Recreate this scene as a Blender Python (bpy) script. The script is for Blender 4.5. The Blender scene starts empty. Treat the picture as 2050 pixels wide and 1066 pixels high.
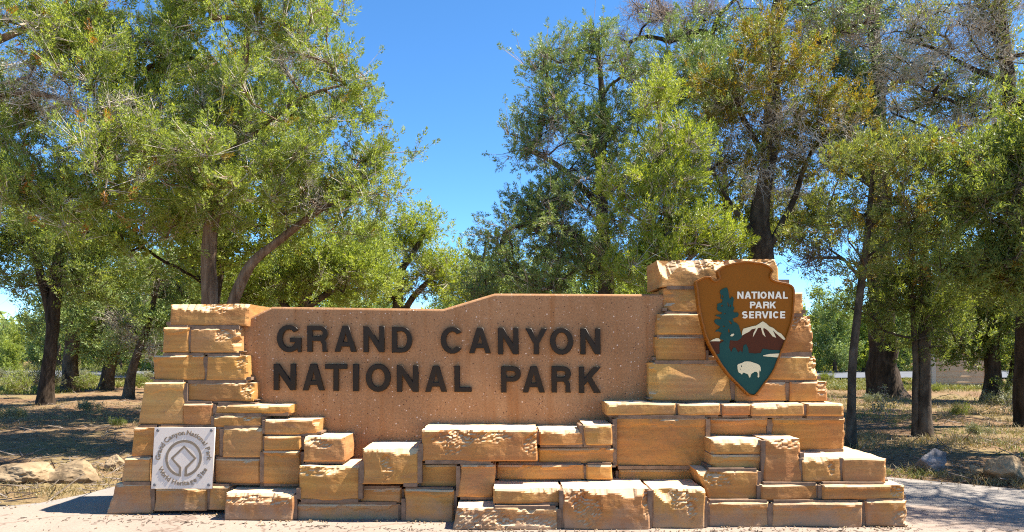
import bpy, bmesh, math, random
import numpy as np
from mathutils import Vector, Matrix

# ------------------------------------------------------------------ camera, sky, sun, exposure
scene = bpy.context.scene
col = scene.collection
FPX = 2050 * 26.0 / 36.0          # focal length in photo pixels
CD = 6.2                           # camera stands 6.2 m in front of the plane Y = 0
CH = 1.5                           # eye height
HZ = 700.0                         # photo row of the horizon
cam = bpy.data.cameras.new('camera')
cam.lens = 26.0
cam.sensor_width = 36.0
cam.clip_end = 3000
cam.shift_y = (HZ - 533.0) / 2050.0
camo = bpy.data.objects.new('camera', cam)
camo.location = (0, -CD, CH)
camo.rotation_euler = (math.pi / 2, 0, 0)
col.objects.link(camo)
scene.camera = camo

SUN_EL = math.radians(58)
SUN_AZ = math.radians(4)          # sun stands to the right (+X), this far behind the wall (+Y)
sdir = Vector((math.cos(SUN_EL) * math.cos(SUN_AZ), math.cos(SUN_EL) * math.sin(SUN_AZ), math.sin(SUN_EL)))
world = bpy.data.worlds.new('World')
scene.world = world
world.use_nodes = True
wn = world.node_tree.nodes
wl = world.node_tree.links
bg = wn['Background']
sky = wn.new('ShaderNodeTexSky')
sky.sky_type = 'NISHITA'
sky.sun_disc = False
sky.sun_elevation = SUN_EL
sky.sun_rotation = math.pi / 2 - SUN_AZ
sky.altitude = 3000
sky.air_density = 0.85
sky.dust_density = 0.0
sky.ozone_density = 4.0
hs_ = wn.new('ShaderNodeHueSaturation')      # the clear, deep blue of high country
hs_.inputs['Saturation'].default_value = 1.14
wl.new(sky.outputs[0], hs_.inputs['Color'])
tint = wn.new('ShaderNodeMix')
tint.data_type = 'RGBA'; tint.blend_type = 'MULTIPLY'
tint.inputs[0].default_value = 1.0
tint.inputs[7].default_value = (0.86, 1.0, 0.98, 1)
wl.new(hs_.outputs[0], tint.inputs[6])
wl.new(tint.outputs[2], bg.inputs[0])
bg.inputs[1].default_value = 0.115
sl = bpy.data.lights.new('sun', 'SUN')
sl.energy = 5.0
sl.angle = math.radians(0.55)
sl.color = (1.0, 0.94, 0.84)
so = bpy.data.objects.new('sun', sl)
so.rotation_euler = sdir.to_track_quat('Z', 'Y').to_euler()
so.location = (20, 5, 40)
col.objects.link(so)
scene.view_settings.view_transform = 'Standard'
scene.view_settings.look = 'None'
scene.view_settings.gamma = 1.0
scene.view_settings.use_curve_mapping = False
scene.view_settings.exposure = 1.55
scene.render.engine = 'CYCLES'
cy = scene.cycles
cy.use_denoising = False
cy.max_bounces = 7
cy.diffuse_bounces = 5
cy.glossy_bounces = 2
cy.transmission_bounces = 4
cy.caustics_reflective = False
cy.caustics_refractive = False
cy.use_adaptive_sampling = True
cy.adaptive_threshold = 0.01
cy.filter_width = 1.1

# ------------------------------------------------------------------ helpers
def W(px, py, Y):
    """photo pixel at world depth Y -> world point (a survey of the photograph, done once)"""
    D = CD + Y
    return Vector(((px - 1025.0) * D / FPX, Y, CH - (py - HZ) * D / FPX))

def G(px, py):
    """ground point seen at a photo pixel"""
    D = CH * FPX / (py - HZ)
    return Vector(((px - 1025.0) * D / FPX, D - CD, 0.0))

def _hash(i, j, k, seed):
    h = (i.astype(np.uint32) * np.uint32(374761393) + j.astype(np.uint32) * np.uint32(668265263)
         + k.astype(np.uint32) * np.uint32(2147483647) + np.uint32(seed * 974711 % 4294967295))
    h = (h ^ (h >> np.uint32(13))) * np.uint32(1274126177)
    h = (h ^ (h >> np.uint32(16))) * np.uint32(2246822519)
    return ((h ^ (h >> np.uint32(15))) & np.uint32(0xFFFFFF)).astype(np.float64) / 16777215.0

def noise(p, scale=1.0, seed=1):
    p = np.asarray(p, dtype=np.float64) * scale + 1000.0
    i = np.floor(p).astype(np.int64)
    f = p - i
    u = f * f * (3 - 2 * f)
    r = 0
    for a in (0, 1):
        for b in (0, 1):
            for c in (0, 1):
                w = (u[..., 0] if a else 1 - u[..., 0]) * (u[..., 1] if b else 1 - u[..., 1]) * (u[..., 2] if c else 1 - u[..., 2])
                r = r + w * _hash(i[..., 0] + a, i[..., 1] + b, i[..., 2] + c, seed)
    return r * 2 - 1

def fbm(p, scale=1.0, seed=1, octv=4):
    r = 0
    amp = 1.0
    tot = 0
    for o in range(octv):
        r = r + amp * noise(p, scale, seed + o)
        tot += amp
        amp *= 0.5
        scale *= 2.03
    return r / tot

def P3(a, b, c=0.0):
    a = np.asarray(a, float)
    return np.stack([a, np.broadcast_to(b, a.shape), np.broadcast_to(c, a.shape)], axis=-1)

def nrm(v):
    return v / np.maximum(np.linalg.norm(v, axis=-1, keepdims=True), 1e-9)

def mesh_np(name, verts, faces, mats=(), midx=None, smooth=False):
    """triangles or quads held in one numpy array"""
    me = bpy.data.meshes.new(name)
    verts = np.ascontiguousarray(verts, dtype=np.float32)
    faces = np.ascontiguousarray(faces, dtype=np.int32)
    n, k = faces.shape
    me.vertices.add(len(verts))
    me.vertices.foreach_set('co', verts.ravel())
    me.loops.add(n * k)
    me.loops.foreach_set('vertex_index', faces.ravel())
    me.polygons.add(n)
    me.polygons.foreach_set('loop_start', np.arange(0, n * k, k, dtype=np.int32))
    me.polygons.foreach_set('loop_total', np.full(n, k, dtype=np.int32))
    if midx is not None:
        me.polygons.foreach_set('material_index', np.ascontiguousarray(midx, dtype=np.int32))
    me.polygons.foreach_set('use_smooth', np.full(n, smooth, dtype=bool))
    for m in mats:
        me.materials.append(m)
    me.update(calc_edges=True)
    return me

def link(name, me, parent=None, kind=None):
    o = bpy.data.objects.new(name, me)
    col.objects.link(o)
    if parent is not None:
        o.parent = parent
        o.matrix_parent_inverse = Matrix.Identity(4)
        o.location = -Vector(origin_of(parent))
    if kind:
        o['kind'] = kind
    return o

def origin_of(o):
    v = Vector(o.location)
    while o.parent is not None:
        o = o.parent
        v = v + Vector(o.location)
    return v

def thing(name, label, cat, loc=(0, 0, 0), group=None):
    o = bpy.data.objects.new(name, None)
    o.empty_display_size = 0.1
    col.objects.link(o)
    o.location = loc
    o['label'] = label
    o['category'] = cat
    if group:
        o['group'] = group
    return o

def tag(o, label, cat, group=None):
    o['label'] = label
    o['category'] = cat
    if group:
        o['group'] = group
    return o

def pydata(name, verts, faces, mat, parent=None, smooth=False, kind=None):
    me = bpy.data.meshes.new(name)
    me.from_pydata([tuple(v) for v in verts], [], faces)
    me.materials.append(mat)
    if smooth:
        for p in me.polygons:
            p.use_smooth = True
    me.update()
    return link(name, me, parent, kind)

def prism(name, loops, mat, parent=None, bevel=0.0, depth=0.02, seg=2):
    """outline in the X-Z plane: loops of Vectors (first is the outside, the rest holes), front at the loops' Y, thickness towards +Y"""
    cu = bpy.data.curves.new('outline', 'CURVE')
    cu.dimensions = '2D'
    cu.fill_mode = 'BOTH'
    y0 = loops[0][0].y
    for lp in loops:
        s = cu.splines.new('POLY')
        s.points.add(len(lp) - 1)
        for p, q in zip(s.points, lp):
            p.co = (q.x, q.z, 0, 1)
        s.use_cyclic_u = True
    cu.extrude = max(depth / 2 - bevel, 0.0001)
    cu.bevel_depth = bevel
    cu.bevel_resolution = seg
    cu.offset = -bevel
    o = bpy.data.objects.new('outline', cu)
    col.objects.link(o)
    dg = bpy.context.evaluated_depsgraph_get()
    dg.update()
    me = bpy.data.meshes.new_from_object(o.evaluated_get(dg))
    bpy.data.objects.remove(o)
    bpy.data.curves.remove(cu)
    me.name = name
    # curve plane XY -> world XZ, front towards -Y
    me.transform(Matrix(((1, 0, 0, 0), (0, 0, -1, y0 + depth / 2), (0, 1, 0, 0), (0, 0, 0, 1))))
    me.materials.clear()
    me.materials.append(mat)
    return link(name, me, parent)

# ------------------------------------------------------------------ materials
def mat_new(name):
    m = bpy.data.materials.new(name)
    m.use_nodes = True
    nt = m.node_tree
    return m, nt, nt.nodes, nt.links, nt.nodes['Principled BSDF']

def ramp(nodes, stops):
    r = nodes.new('ShaderNodeValToRGB')
    e = r.color_ramp.elements
    while len(e) > 1:
        e.remove(e[-1])
    e[0].position, e[0].color = stops[0][0], (*stops[0][1], 1)
    for p, c in stops[1:]:
        x = e.new(p)
        x.color = (*c, 1)
    return r

def ntex(nodes, links, vec, scale, detail=4, rough=0.55, dist=0.0):
    t = nodes.new('ShaderNodeTexNoise')
    t.inputs['Scale'].default_value = scale
    t.inputs['Detail'].default_value = detail
    t.inputs['Roughness'].default_value = rough
    t.inputs['Distortion'].default_value = dist
    links.new(vec, t.inputs['Vector'])
    return t

def mapping(nodes, links, vec, scale=(1, 1, 1)):
    m = nodes.new('ShaderNodeMapping')
    m.inputs['Scale'].default_value = scale
    links.new(vec, m.inputs['Vector'])
    return m.outputs[0]

def mix(nodes, links, a, b, fac, mode='MIX'):
    x = nodes.new('ShaderNodeMix')
    x.data_type = 'RGBA'
    x.blend_type = mode
    for k, v in ((6, a), (7, b), (0, fac)):
        if hasattr(v, 'links') or hasattr(v, 'is_linked'):
            links.new(v, x.inputs[k])
        elif k == 0:
            x.inputs[0].default_value = v
        else:
            x.inputs[k].default_value = (*v, 1)
    return x.outputs[2]

def bump(nodes, links, height, strength, dist, normal_in=None):
    b = nodes.new('ShaderNodeBump')
    b.inputs['Strength'].default_value = strength
    b.inputs['Distance'].default_value = dist
    links.new(height, b.inputs['Height'])
    if normal_in is not None:
        links.new(normal_in, b.inputs['Normal'])
    return b.outputs[0]

def geo_pos(nodes):
    return nodes.new('ShaderNodeNewGeometry').outputs['Position']

def mat_sandstone():
    m, nt, N, L, b = mat_new('sandstone')
    pos = geo_pos(N)
    info = N.new('ShaderNodeObjectInfo')
    strat = ntex(N, L, mapping(N, L, pos, (1.3, 1.3, 22)), 1.0, 5, 0.6, 0.3)
    big = ntex(N, L, pos, 2.6, 4, 0.55, 0.2)
    fine = ntex(N, L, pos, 70, 4, 0.7)
    c1 = ramp(N, [(0.28, (0.32, 0.148, 0.048)), (0.5, (0.44, 0.228, 0.074)), (0.72, (0.53, 0.325, 0.13))])
    L.new(strat.outputs[0], c1.inputs[0])
    c2 = ramp(N, [(0.3, (0.38, 0.175, 0.085)), (0.52, (0.44, 0.22, 0.072)), (0.7, (0.52, 0.295, 0.072))])
    L.new(big.outputs[0], c2.inputs[0])
    c = mix(N, L, c1.outputs[0], c2.outputs[0], 0.5)
    # stone to stone: some redder, some paler
    rr = ramp(N, [(0.0, (0.70, 0.60, 0.58)), (0.18, (0.96, 0.95, 0.84)), (0.36, (0.86, 0.72, 0.72)), (0.54, (1.02, 0.99, 0.80)), (0.7, (0.90, 0.86, 0.90)), (0.85, (1.04, 1.10, 1.16)), (1.0, (0.84, 0.74, 0.60))])
    L.new(info.outputs['Random'], rr.inputs[0])
    c = mix(N, L, c, rr.outputs[0], 1.0, 'MULTIPLY')
    fr = ramp(N, [(0.3, (0.82, 0.80, 0.78)), (0.5, (1, 1, 1)), (0.75, (1.08, 1.06, 1.03))])
    L.new(fine.outputs[0], fr.inputs[0])
    c = mix(N, L, c, fr.outputs[0], 0.8, 'MULTIPLY')
    # rust veins and dark weather stains with a shape of their own
    st = ntex(N, L, mapping(N, L, pos, (2.2, 2.2, 7)), 1.6, 5, 0.62, 0.8)
    sr = ramp(N, [(0.0, (0, 0, 0)), (0.60, (0, 0, 0)), (0.76, (0.75, 0.75, 0.75))])
    L.new(st.outputs[0], sr.inputs[0])
    c = mix(N, L, c, (0.27, 0.15, 0.085), sr.outputs[0])
    # soil splashed on the lowest course, in blotches
    gz = N.new('ShaderNodeSeparateXYZ'); L.new(pos, gz.inputs[0])
    spl = ntex(N, L, pos, 7, 5, 0.65)
    ad = N.new('ShaderNodeMath'); ad.operation = 'MULTIPLY_ADD'
    L.new(spl.outputs[0], ad.inputs[0]); ad.inputs[1].default_value = -0.55; L.new(gz.outputs[2], ad.inputs[2])
    spr = ramp(N, [(0.0, (0, 0, 0)), (0.62, (0, 0, 0)), (0.85, (0.7, 0.7, 0.7))])
    iv = N.new('ShaderNodeMath'); iv.operation = 'SUBTRACT'; iv.inputs[0].default_value = 0.55
    L.new(ad.outputs[0], iv.inputs[1])
    L.new(iv.outputs[0], spr.inputs[0])
    c = mix(N, L, c, (0.30, 0.215, 0.15), spr.outputs[0])
    # sunlit glare put into the colour: ledges and broken upper edges turn paler
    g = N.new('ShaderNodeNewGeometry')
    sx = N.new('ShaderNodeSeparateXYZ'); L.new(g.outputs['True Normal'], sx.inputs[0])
    glare = ramp(N, [(0.0, (0, 0, 0)), (0.36, (0, 0, 0)), (0.66, (0.6, 0.6, 0.6)), (0.95, (0.9, 0.9, 0.9))])
    L.new(sx.outputs[2], glare.inputs[0])
    c = mix(N, L, c, (0.72, 0.54, 0.33), glare.outputs[0])
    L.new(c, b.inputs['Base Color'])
    b.inputs['Roughness'].default_value = 0.9
    b.inputs['Specular IOR Level'].default_value = 0.2
    mid = ntex(N, L, mapping(N, L, pos, (1, 1, 2.2)), 24, 5, 0.65)
    n1 = bump(N, L, mid.outputs[0], 0.30, 0.012)
    n2 = bump(N, L, fine.outputs[0], 0.22, 0.005, n1)
    L.new(n2, b.inputs['Normal'])
    return m

def mat_simple(name, c, rough=0.7, spec=0.3, vary=0.12, scale=8.0, bmp=0.0, bscale=40.0, bdist=0.004, metallic=0.0):
    m, nt, N, L, b = mat_new(name)
    pos = geo_pos(N)
    t = ntex(N, L, pos, scale, 5, 0.6)
    lo = tuple(x * (1 - vary) for x in c)
    hi = tuple(min(1, x * (1 + vary)) for x in c)
    r = ramp(N, [(0.3, lo), (0.7, hi)])
    L.new(t.outputs[0], r.inputs[0])
    L.new(r.outputs[0], b.inputs['Base Color'])
    b.inputs['Roughness'].default_value = rough
    b.inputs['Specular IOR Level'].default_value = spec
    b.inputs['Metallic'].default_value = metallic
    if bmp:
        f = ntex(N, L, pos, bscale, 4, 0.6)
        L.new(bump(N, L, f.outputs[0], bmp, bdist), b.inputs['Normal'])
    return m

def mat_panel():
    m, nt, N, L, b = mat_new('cast_concrete')
    pos = geo_pos(N)
    big = ntex(N, L, pos, 1.6, 4, 0.6, 0.3)
    fine = ntex(N, L, pos, 55, 5, 0.7)
    c1 = ramp(N, [(0.3, (0.295, 0.150, 0.068)), (0.5, (0.345, 0.178, 0.083)), (0.7, (0.385, 0.208, 0.10))])
    L.new(big.outputs[0], c1.inputs[0])
    fr = ramp(N, [(0.32, (0.78, 0.74, 0.70)), (0.5, (1, 1, 1)), (0.7, (1.14, 1.12, 1.1))])
    L.new(fine.outputs[0], fr.inputs[0])
    c = mix(N, L, c1.outputs[0], fr.outputs[0], 1.0, 'MULTIPLY')
    # run-off stains
    st = ntex(N, L, mapping(N, L, pos, (9, 1, 0.55)), 1.0, 5, 0.6, 0.2)
    sr = ramp(N, [(0.0, (0, 0, 0)), (0.49, (0, 0, 0)), (0.72, (0.62, 0.62, 0.62))])
    L.new(st.outputs[0], sr.inputs[0])
    c = mix(N, L, c, (0.27, 0.105, 0.03), sr.outputs[0])
    # aggregate: pale chips and dark pits of mixed size
    def chips(scale, lim, keep, colr, cc):
        v = N.new('ShaderNodeTexVoronoi')
        v.inputs['Scale'].default_value = scale
        L.new(pos, v.inputs['Vector'])
        wob = N.new('ShaderNodeMath'); wob.operation = 'LESS_THAN'
        L.new(v.outputs['Distance'], wob.inputs[0]); wob.inputs[1].default_value = lim
        sep = N.new('ShaderNodeSeparateColor')
        L.new(v.outputs['Color'], sep.inputs[0])
        k = N.new('ShaderNodeMath'); k.operation = 'GREATER_THAN'
        L.new(sep.outputs[0], k.inputs[0]); k.inputs[1].default_value = keep
        f = N.new('ShaderNodeMath'); f.operation = 'MULTIPLY'
        L.new(wob.outputs[0], f.inputs[0]); L.new(k.outputs[0], f.inputs[1])
        return mix(N, L, cc, colr, f.outputs[0]), f.outputs[0]
    c, w1 = chips(30, 0.20, 0.90, (0.66, 0.48, 0.36), c)
    c, w2 = chips(55, 0.24, 0.87, (0.54, 0.36, 0.25), c)
    c, d1 = chips(38, 0.22, 0.88, (0.10, 0.05, 0.03), c)
    c, d2 = chips(75, 0.28, 0.82, (0.16, 0.08, 0.05), c)
    L.new(c, b.inputs['Base Color'])
    b.inputs['Roughness'].default_value = 0.88
    b.inputs['Specular IOR Level'].default_value = 0.2
    n1 = bump(N, L, fine.outputs[0], 0.25, 0.006)
    L.new(n1, b.inputs['Normal'])
    return m

def mat_leaf(name, ca, cb, cc=None, trans=0.46, noise_scale=1.8):
    """leaf colour varies per leaf and in drifts through the crown"""
    m, nt, N, L, b = mat_new(name)
    g = N.new('ShaderNodeNewGeometry')
    info = N.new('ShaderNodeObjectInfo')
    r = ramp(N, [(0.0, ca), (0.6, cb), (1.0, cc or cb)])
    L.new(g.outputs['Random Per Island'], r.inputs[0])
    t = ntex(N, L, g.outputs['Position'], noise_scale, 3, 0.5)
    tr = ramp(N, [(0.3, (0.72, 0.74, 0.8)), (0.5, (1, 1, 1)), (0.72, (1.28, 1.2, 0.95))])
    L.new(t.outputs[0], tr.inputs[0])
    c = mix(N, L, r.outputs[0], tr.outputs[0], 1.0, 'MULTIPLY')
    L.new(c, b.inputs['Base Color'])
    b.inputs['Roughness'].default_value = 0.5
    b.inputs['Specular IOR Level'].default_value = 0.35
    tl = N.new('ShaderNodeBsdfTranslucent')
    c2 = mix(N, L, c, (1.25, 1.2, 0.5), 1.0, 'MULTIPLY')
    L.new(c2, tl.inputs['Color'])
    ms = N.new('ShaderNodeMixShader')
    ms.inputs[0].default_value = trans
    L.new(b.outputs[0], ms.inputs[1])
    L.new(tl.outputs[0], ms.inputs[2])
    L.new(ms.outputs[0], N['Material Output'].inputs[0])
    return m

def mat_bark(name, ca, cb, stretch=(14, 14, 1.6), bmp=0.8):
    m, nt, N, L, b = mat_new(name)
    pos = geo_pos(N)
    t = ntex(N, L, mapping(N, L, pos, stretch), 1.0, 6, 0.65, 0.4)
    r = ramp(N, [(0.32, tuple(x * 0.5 for x in ca)), (0.46, ca), (0.66, cb)])
    L.new(t.outputs[0], r.inputs[0])
    L.new(r.outputs[0], b.inputs['Base Color'])
    b.inputs['Roughness'].default_value = 0.92
    b.inputs['Specular IOR Level'].default_value = 0.115
    L.new(bump(N, L, t.outputs[0], bmp, 0.03), b.inputs['Normal'])
    return m

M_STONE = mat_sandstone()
M_PANEL = mat_panel()
M_MORTAR = mat_simple('mortar', (0.20, 0.13, 0.085), 0.95, 0.1, 0.3, 14, 0.6, 60, 0.01)
M_LETTER = mat_simple('bronze_paint', (0.026, 0.015, 0.008), 0.30, 0.15, 0.2, 5, 0.05, 30)
# ------------------------------------------------------------------ ground, pavement, road
def mat_dirt():
    m, nt, N, L, b = mat_new('needle_litter')
    pos = geo_pos(N)
    a = ntex(N, L, pos, 0.35, 5, 0.6, 0.3)
    f = ntex(N, L, mapping(N, L, pos, (1, 1.6, 1)), 9, 6, 0.72)
    v = ntex(N, L, pos, 60, 4, 0.75)
    c1 = ramp(N, [(0.36, (0.155, 0.093, 0.052)), (0.5, (0.225, 0.145, 0.082)), (0.64, (0.215, 0.165, 0.078))])
    L.new(a.outputs[0], c1.inputs[0])
    c2 = ramp(N, [(0.3, (0.42, 0.36, 0.32)), (0.5, (1, 1, 1)), (0.7, (1.3, 1.27, 1.18))])
    L.new(f.outputs[0], c2.inputs[0])
    c = mix(N, L, c1.outputs[0], c2.outputs[0], 0.9, 'MULTIPLY')
    c3 = ramp(N, [(0.32, (0.5, 0.45, 0.4)), (0.5, (1, 1, 1)), (0.68, (1.3, 1.25, 1.15))])
    L.new(v.outputs[0], c3.inputs[0])
    c = mix(N, L, c, c3.outputs[0], 0.9, 'MULTIPLY')
    L.new(c, b.inputs['Base Color'])
    b.inputs['Roughness'].default_value = 0.95
    b.inputs['Specular IOR Level'].default_value = 0.1
    n1 = bump(N, L, f.outputs[0], 0.6, 0.05)
    L.new(bump(N, L, v.outputs[0], 0.5, 0.02, n1), b.inputs['Normal'])
    return m

def mat_pave(name, c, crack=True, speck=0.7):
    m, nt, N, L, b = mat_new(name)
    pos = geo_pos(N)
    a = ntex(N, L, pos, 1.1, 5, 0.6, 0.4)
    f = ntex(N, L, pos, 45, 5, 0.75)
    c1 = ramp(N, [(0.3, tuple(x * 0.86 for x in c)), (0.5, c), (0.7, tuple(x * 1.1 for x in c))])
    L.new(a.outputs[0], c1.inputs[0])
    c2 = ramp(N, [(0.3, (speck, speck, speck)), (0.5, (1, 1, 1)), (0.7, (1.12, 1.12, 1.12))])
    L.new(f.outputs[0], c2.inputs[0])
    cc = mix(N, L, c1.outputs[0], c2.outputs[0], 1.0, 'MULTIPLY')
    if crack:
        v = N.new('ShaderNodeTexVoronoi')
        v.feature = 'DISTANCE_TO_EDGE'
        v.inputs['Scale'].default_value = 0.55
        w = ntex(N, L, pos, 3.0, 4, 0.6)
        ad = N.new('ShaderNodeMixRGB'); ad.blend_type = 'ADD'; ad.inputs[0].default_value = 0.35
        L.new(pos, ad.inputs[1]); L.new(w.outputs['Color'], ad.inputs[2])
        L.new(ad.outputs[0], v.inputs['Vector'])
        lt = ramp(N, [(0.0, (0.5, 0.45, 0.42)), (0.006, (0.8, 0.78, 0.76)), (0.011, (1, 1, 1))])
        L.new(v.outputs['Distance'], lt.inputs[0])
        cc = mix(N, L, cc, lt.outputs[0], 0.8, 'MULTIPLY')
    L.new(cc, b.inputs['Base Color'])
    b.inputs['Roughness'].default_value = 0.9
    b.inputs['Specular IOR Level'].default_value = 0.2
    L.new(bump(N, L, f.outputs[0], 0.35, 0.006), b.inputs['Normal'])
    return m

M_DIRT = mat_dirt()
PAD = [(-26, 0.3), (-9, 0.45), (-6.2, 0.6), (-4.95, 0.80), (-4.62, 1.05), (-4.45, 1.45), (-4.36, 1.9), (-4.0, 2.35), (-3, 2.6),
       (3.4, 2.75), (4.42, 2.5), (4.9, 2.18), (5.34, 1.85), (5.9, 1.4), (7.2, 0.95), (9.5, 0.6), (26, 0.3)]

def pad_edge(x):
    return np.interp(x, [p[0] for p in PAD], [p[1] for p in PAD])

def ground_z(x, y):
    """height of the natural ground (flat under the pavement)"""
    x = np.asarray(x, float); y = np.asarray(y, float)
    p = np.stack([x, y, np.zeros_like(x)], -1)
    away = np.clip((y - pad_edge(x)) / 1.2, -1, 1)
    far = np.clip((55 - np.hypot(x, y)) / 20, 0, 1)
    h = 0.07 * fbm(p, 0.45, 3, 3) + 0.035 * fbm(p, 2.1, 9, 3)
    rise = 0.10 * np.clip(away, 0, 1)
    return np.where(away > 0, (h * far) * np.clip(away, 0, 1) + rise * 0.5 - 0.02, -0.05)

def build_ground():
    xs = np.concatenate([[-900, -400, -200, -110, -70, -45], np.linspace(-32, 32, 150), [45, 70, 110, 200, 400, 900]])
    ys = np.concatenate([[-60, -20, -8, -2], np.linspace(0.2, 9, 74), np.linspace(9.4, 44, 84), [48, 55, 65, 80, 120, 250, 500, 1200]])
    X, Yy = np.meshgrid(xs, ys)
    Z = ground_z(X, Yy)
    v = np.stack([X, Yy, Z], -1).reshape(-1, 3)
    nx, ny = len(xs), len(ys)
    i = np.arange(nx * ny).reshape(ny, nx)
    f = np.stack([i[:-1, :-1], i[:-1, 1:], i[1:, 1:], i[1:, :-1]], -1).reshape(-1, 4)
    link('ground', mesh_np('ground', v, f, [M_DIRT], None, True), None, 'structure')

build_ground()

def slab(name, outline, z, th, mat):
    n = len(outline)
    v = [(x, y, z) for x, y in outline] + [(x, y, z - th) for x, y in outline]
    f = [list(range(n))] + [[i, i + n, (i + 1) % n + n, (i + 1) % n] for i in range(n)]
    o = pydata(name, v, f, mat, None, False, 'structure')
    bm = bmesh.new(); bm.from_mesh(o.data)
    bmesh.ops.recalc_face_normals(bm, faces=bm.faces)
    bm.to_mesh(o.data); bm.free()
    return o

# pinkish pavement in front, paler concrete apron behind the joint
joint = [(-4.99, 0.79), (-4.3, 1.02), (-3.9, 1.06), (3.7, 0.92), (4.15, 0.89), (4.9, 0.80), (6.2, 0.55), (8.2, 0.2)]
M_PAVE = mat_pave('pavement_concrete', (0.29, 0.222, 0.172))
M_APRON = mat_pave('apron_concrete', (0.255, 0.222, 0.19), False)
front = [(-26, 0.3), (-9, 0.45), (-6.2, 0.6)] + joint + [(26, -0.6), (26, -26), (-26, -26)]
slab('pavement', front, 0.0, 0.12, M_PAVE)
apron = [(x, y + 0.008) for x, y in joint] + [(26, -0.59), (26, 0.3), (9.5, 0.6), (7.2, 0.95), (5.9, 1.4), (5.34, 1.85), (4.9, 2.18), (4.42, 2.5), (3.4, 2.75), (-3, 2.6), (-4.0, 2.35), (-4.36, 1.9), (-4.45, 1.45), (-4.62, 1.05), (-4.95, 0.83)]
slab('path', apron, -0.003, 0.12, M_APRON)

# the park road, far behind
def strip(name, y0, y1, x0, x1, z, mat):
    xs = np.linspace(x0, x1, 60)
    v = []
    for x in xs:
        c = 0.0008 * x * x
        v += [(x, y0 + c, z), (x, y1 + c, z)]
    f = [[2 * i, 2 * i + 2, 2 * i + 3, 2 * i + 1] for i in range(len(xs) - 1)]
    return pydata(name, v, f, mat, None, False, 'structure')
M_ROAD = mat_pave('asphalt', (0.13, 0.135, 0.15), False)
strip('road', 29.5, 40.5, -120, 120, 0.13, M_ROAD)
M_LINE = mat_simple('road_paint', (0.75, 0.73, 0.68), 0.7, 0.3)
strip('road_line', 39.9, 40.05, -120, 120, 0.136, M_LINE)

# ------------------------------------------------------------------ the stone entrance wall
rng = random.Random(7)
wall = thing('entrance_wall', 'stepped sandstone entrance wall with a brown concrete name panel and two stone pillars', 'entrance sign', (0, 0.6, 0))
Z1 = lambda a, b, c, d: (180 + a / 2.194, 580 + b / 2.194, 180 + c / 2.194, 580 + d / 2.194)
STONES = []
def S(rect, Y, back=0.92, top=0.02, right=0.0, left=0.0, scars=(), skew=(0, 0, 0, 0), lean=0.06, rough=1.0, ledge=None, bot=0.0):
    """rect in photo pixels; skew = px offsets of left-bottom, right-bottom, right-top, left-top corners in x"""
    STONES.append(dict(rect=rect, Y=Y, back=back, top=top, right=right, left=left, scars=scars, skew=skew, lean=lean, rough=rough, ledge=ledge, bot=bot))
# left pillar
S(Z1(342, 62, 688, 160), 0.70, 1.45, top=0.075, right=0.03, scars=((0.6, 0.82, 0.25, 0.2),), lean=.12)
S(Z1(316, 167, 430, 277), 0.68, 1.45, ledge=0.8)
S(Z1(437, 170, 657, 277), 0.68, 1.45, right=0.10, top=0.02, scars=((0.72, 0.7, 0.22, 0.3),))
S(Z1(270, 290, 500, 398), 0.66, 1.45, ledge=0.85)
S(Z1(505, 292, 690, 402), 0.66, 1.3, right=0.08, scars=((0.85, 0.7, 0.15, 0.3),))
S(Z1(208, 408, 410, 592), 0.62, 1.45, skew=(0, 0, 0, 10), left=.02, ledge=0.8)
S(Z1(415, 410, 717, 490), 0.64, 1.3, right=0.07, top=0.035, scars=((0.9, 0.6, 0.12, 0.4),))
S(Z1(405, 502, 535, 598), 0.61, 1.2)
S(Z1(547, 508, 877, 545), 0.60, 0.95, top=0.03, right=0.02)
S(Z1(537, 555, 755, 605), 0.58, 0.95, scars=((.7, .8, .1, .2),))
S(Z1(763, 573, 1000, 637), 0.53, 0.95, top=0.05, right=0.05)
S(Z1(178, 606, 290, 732), 0.58, 1.45, skew=(0, 0, 0, 5), ledge=.85)
S(Z1(296, 606, 568, 735), 0.58, 1.2)
S(Z1(576, 610, 757, 737), 0.56, 0.95)
S(Z1(765, 645, 925, 707), 0.52, 0.95, ledge=.8)
S(Z1(933, 652, 1118, 757), 0.38, 0.95, top=0.05, right=0.04, scars=((.35, .75, .3, .2),))
S(Z1(137, 742, 266, 848), 0.55, 1.45, skew=(0, 0, 0, 5), ledge=.8)
S(Z1(272, 742, 535, 850), 0.56, 1.2)
S(Z1(541, 747, 745, 852), 0.55, 0.95)
S(Z1(752, 712, 922, 855), 0.50, 0.95, ledge=.88)
S(Z1(67, 858, 262, 988), 0.50, 1.45, skew=(0, 0, 0, 14), left=.03)
S(Z1(278, 878, 510, 974), 0.52, 1.2)
S(Z1(520, 868, 610, 970), 0.50, 0.95)
S(Z1(583, 900, 893, 1016), 0.27, 0.95, top=0.07, left=.03, scars=((.4, .75, .5, .14),))
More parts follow.
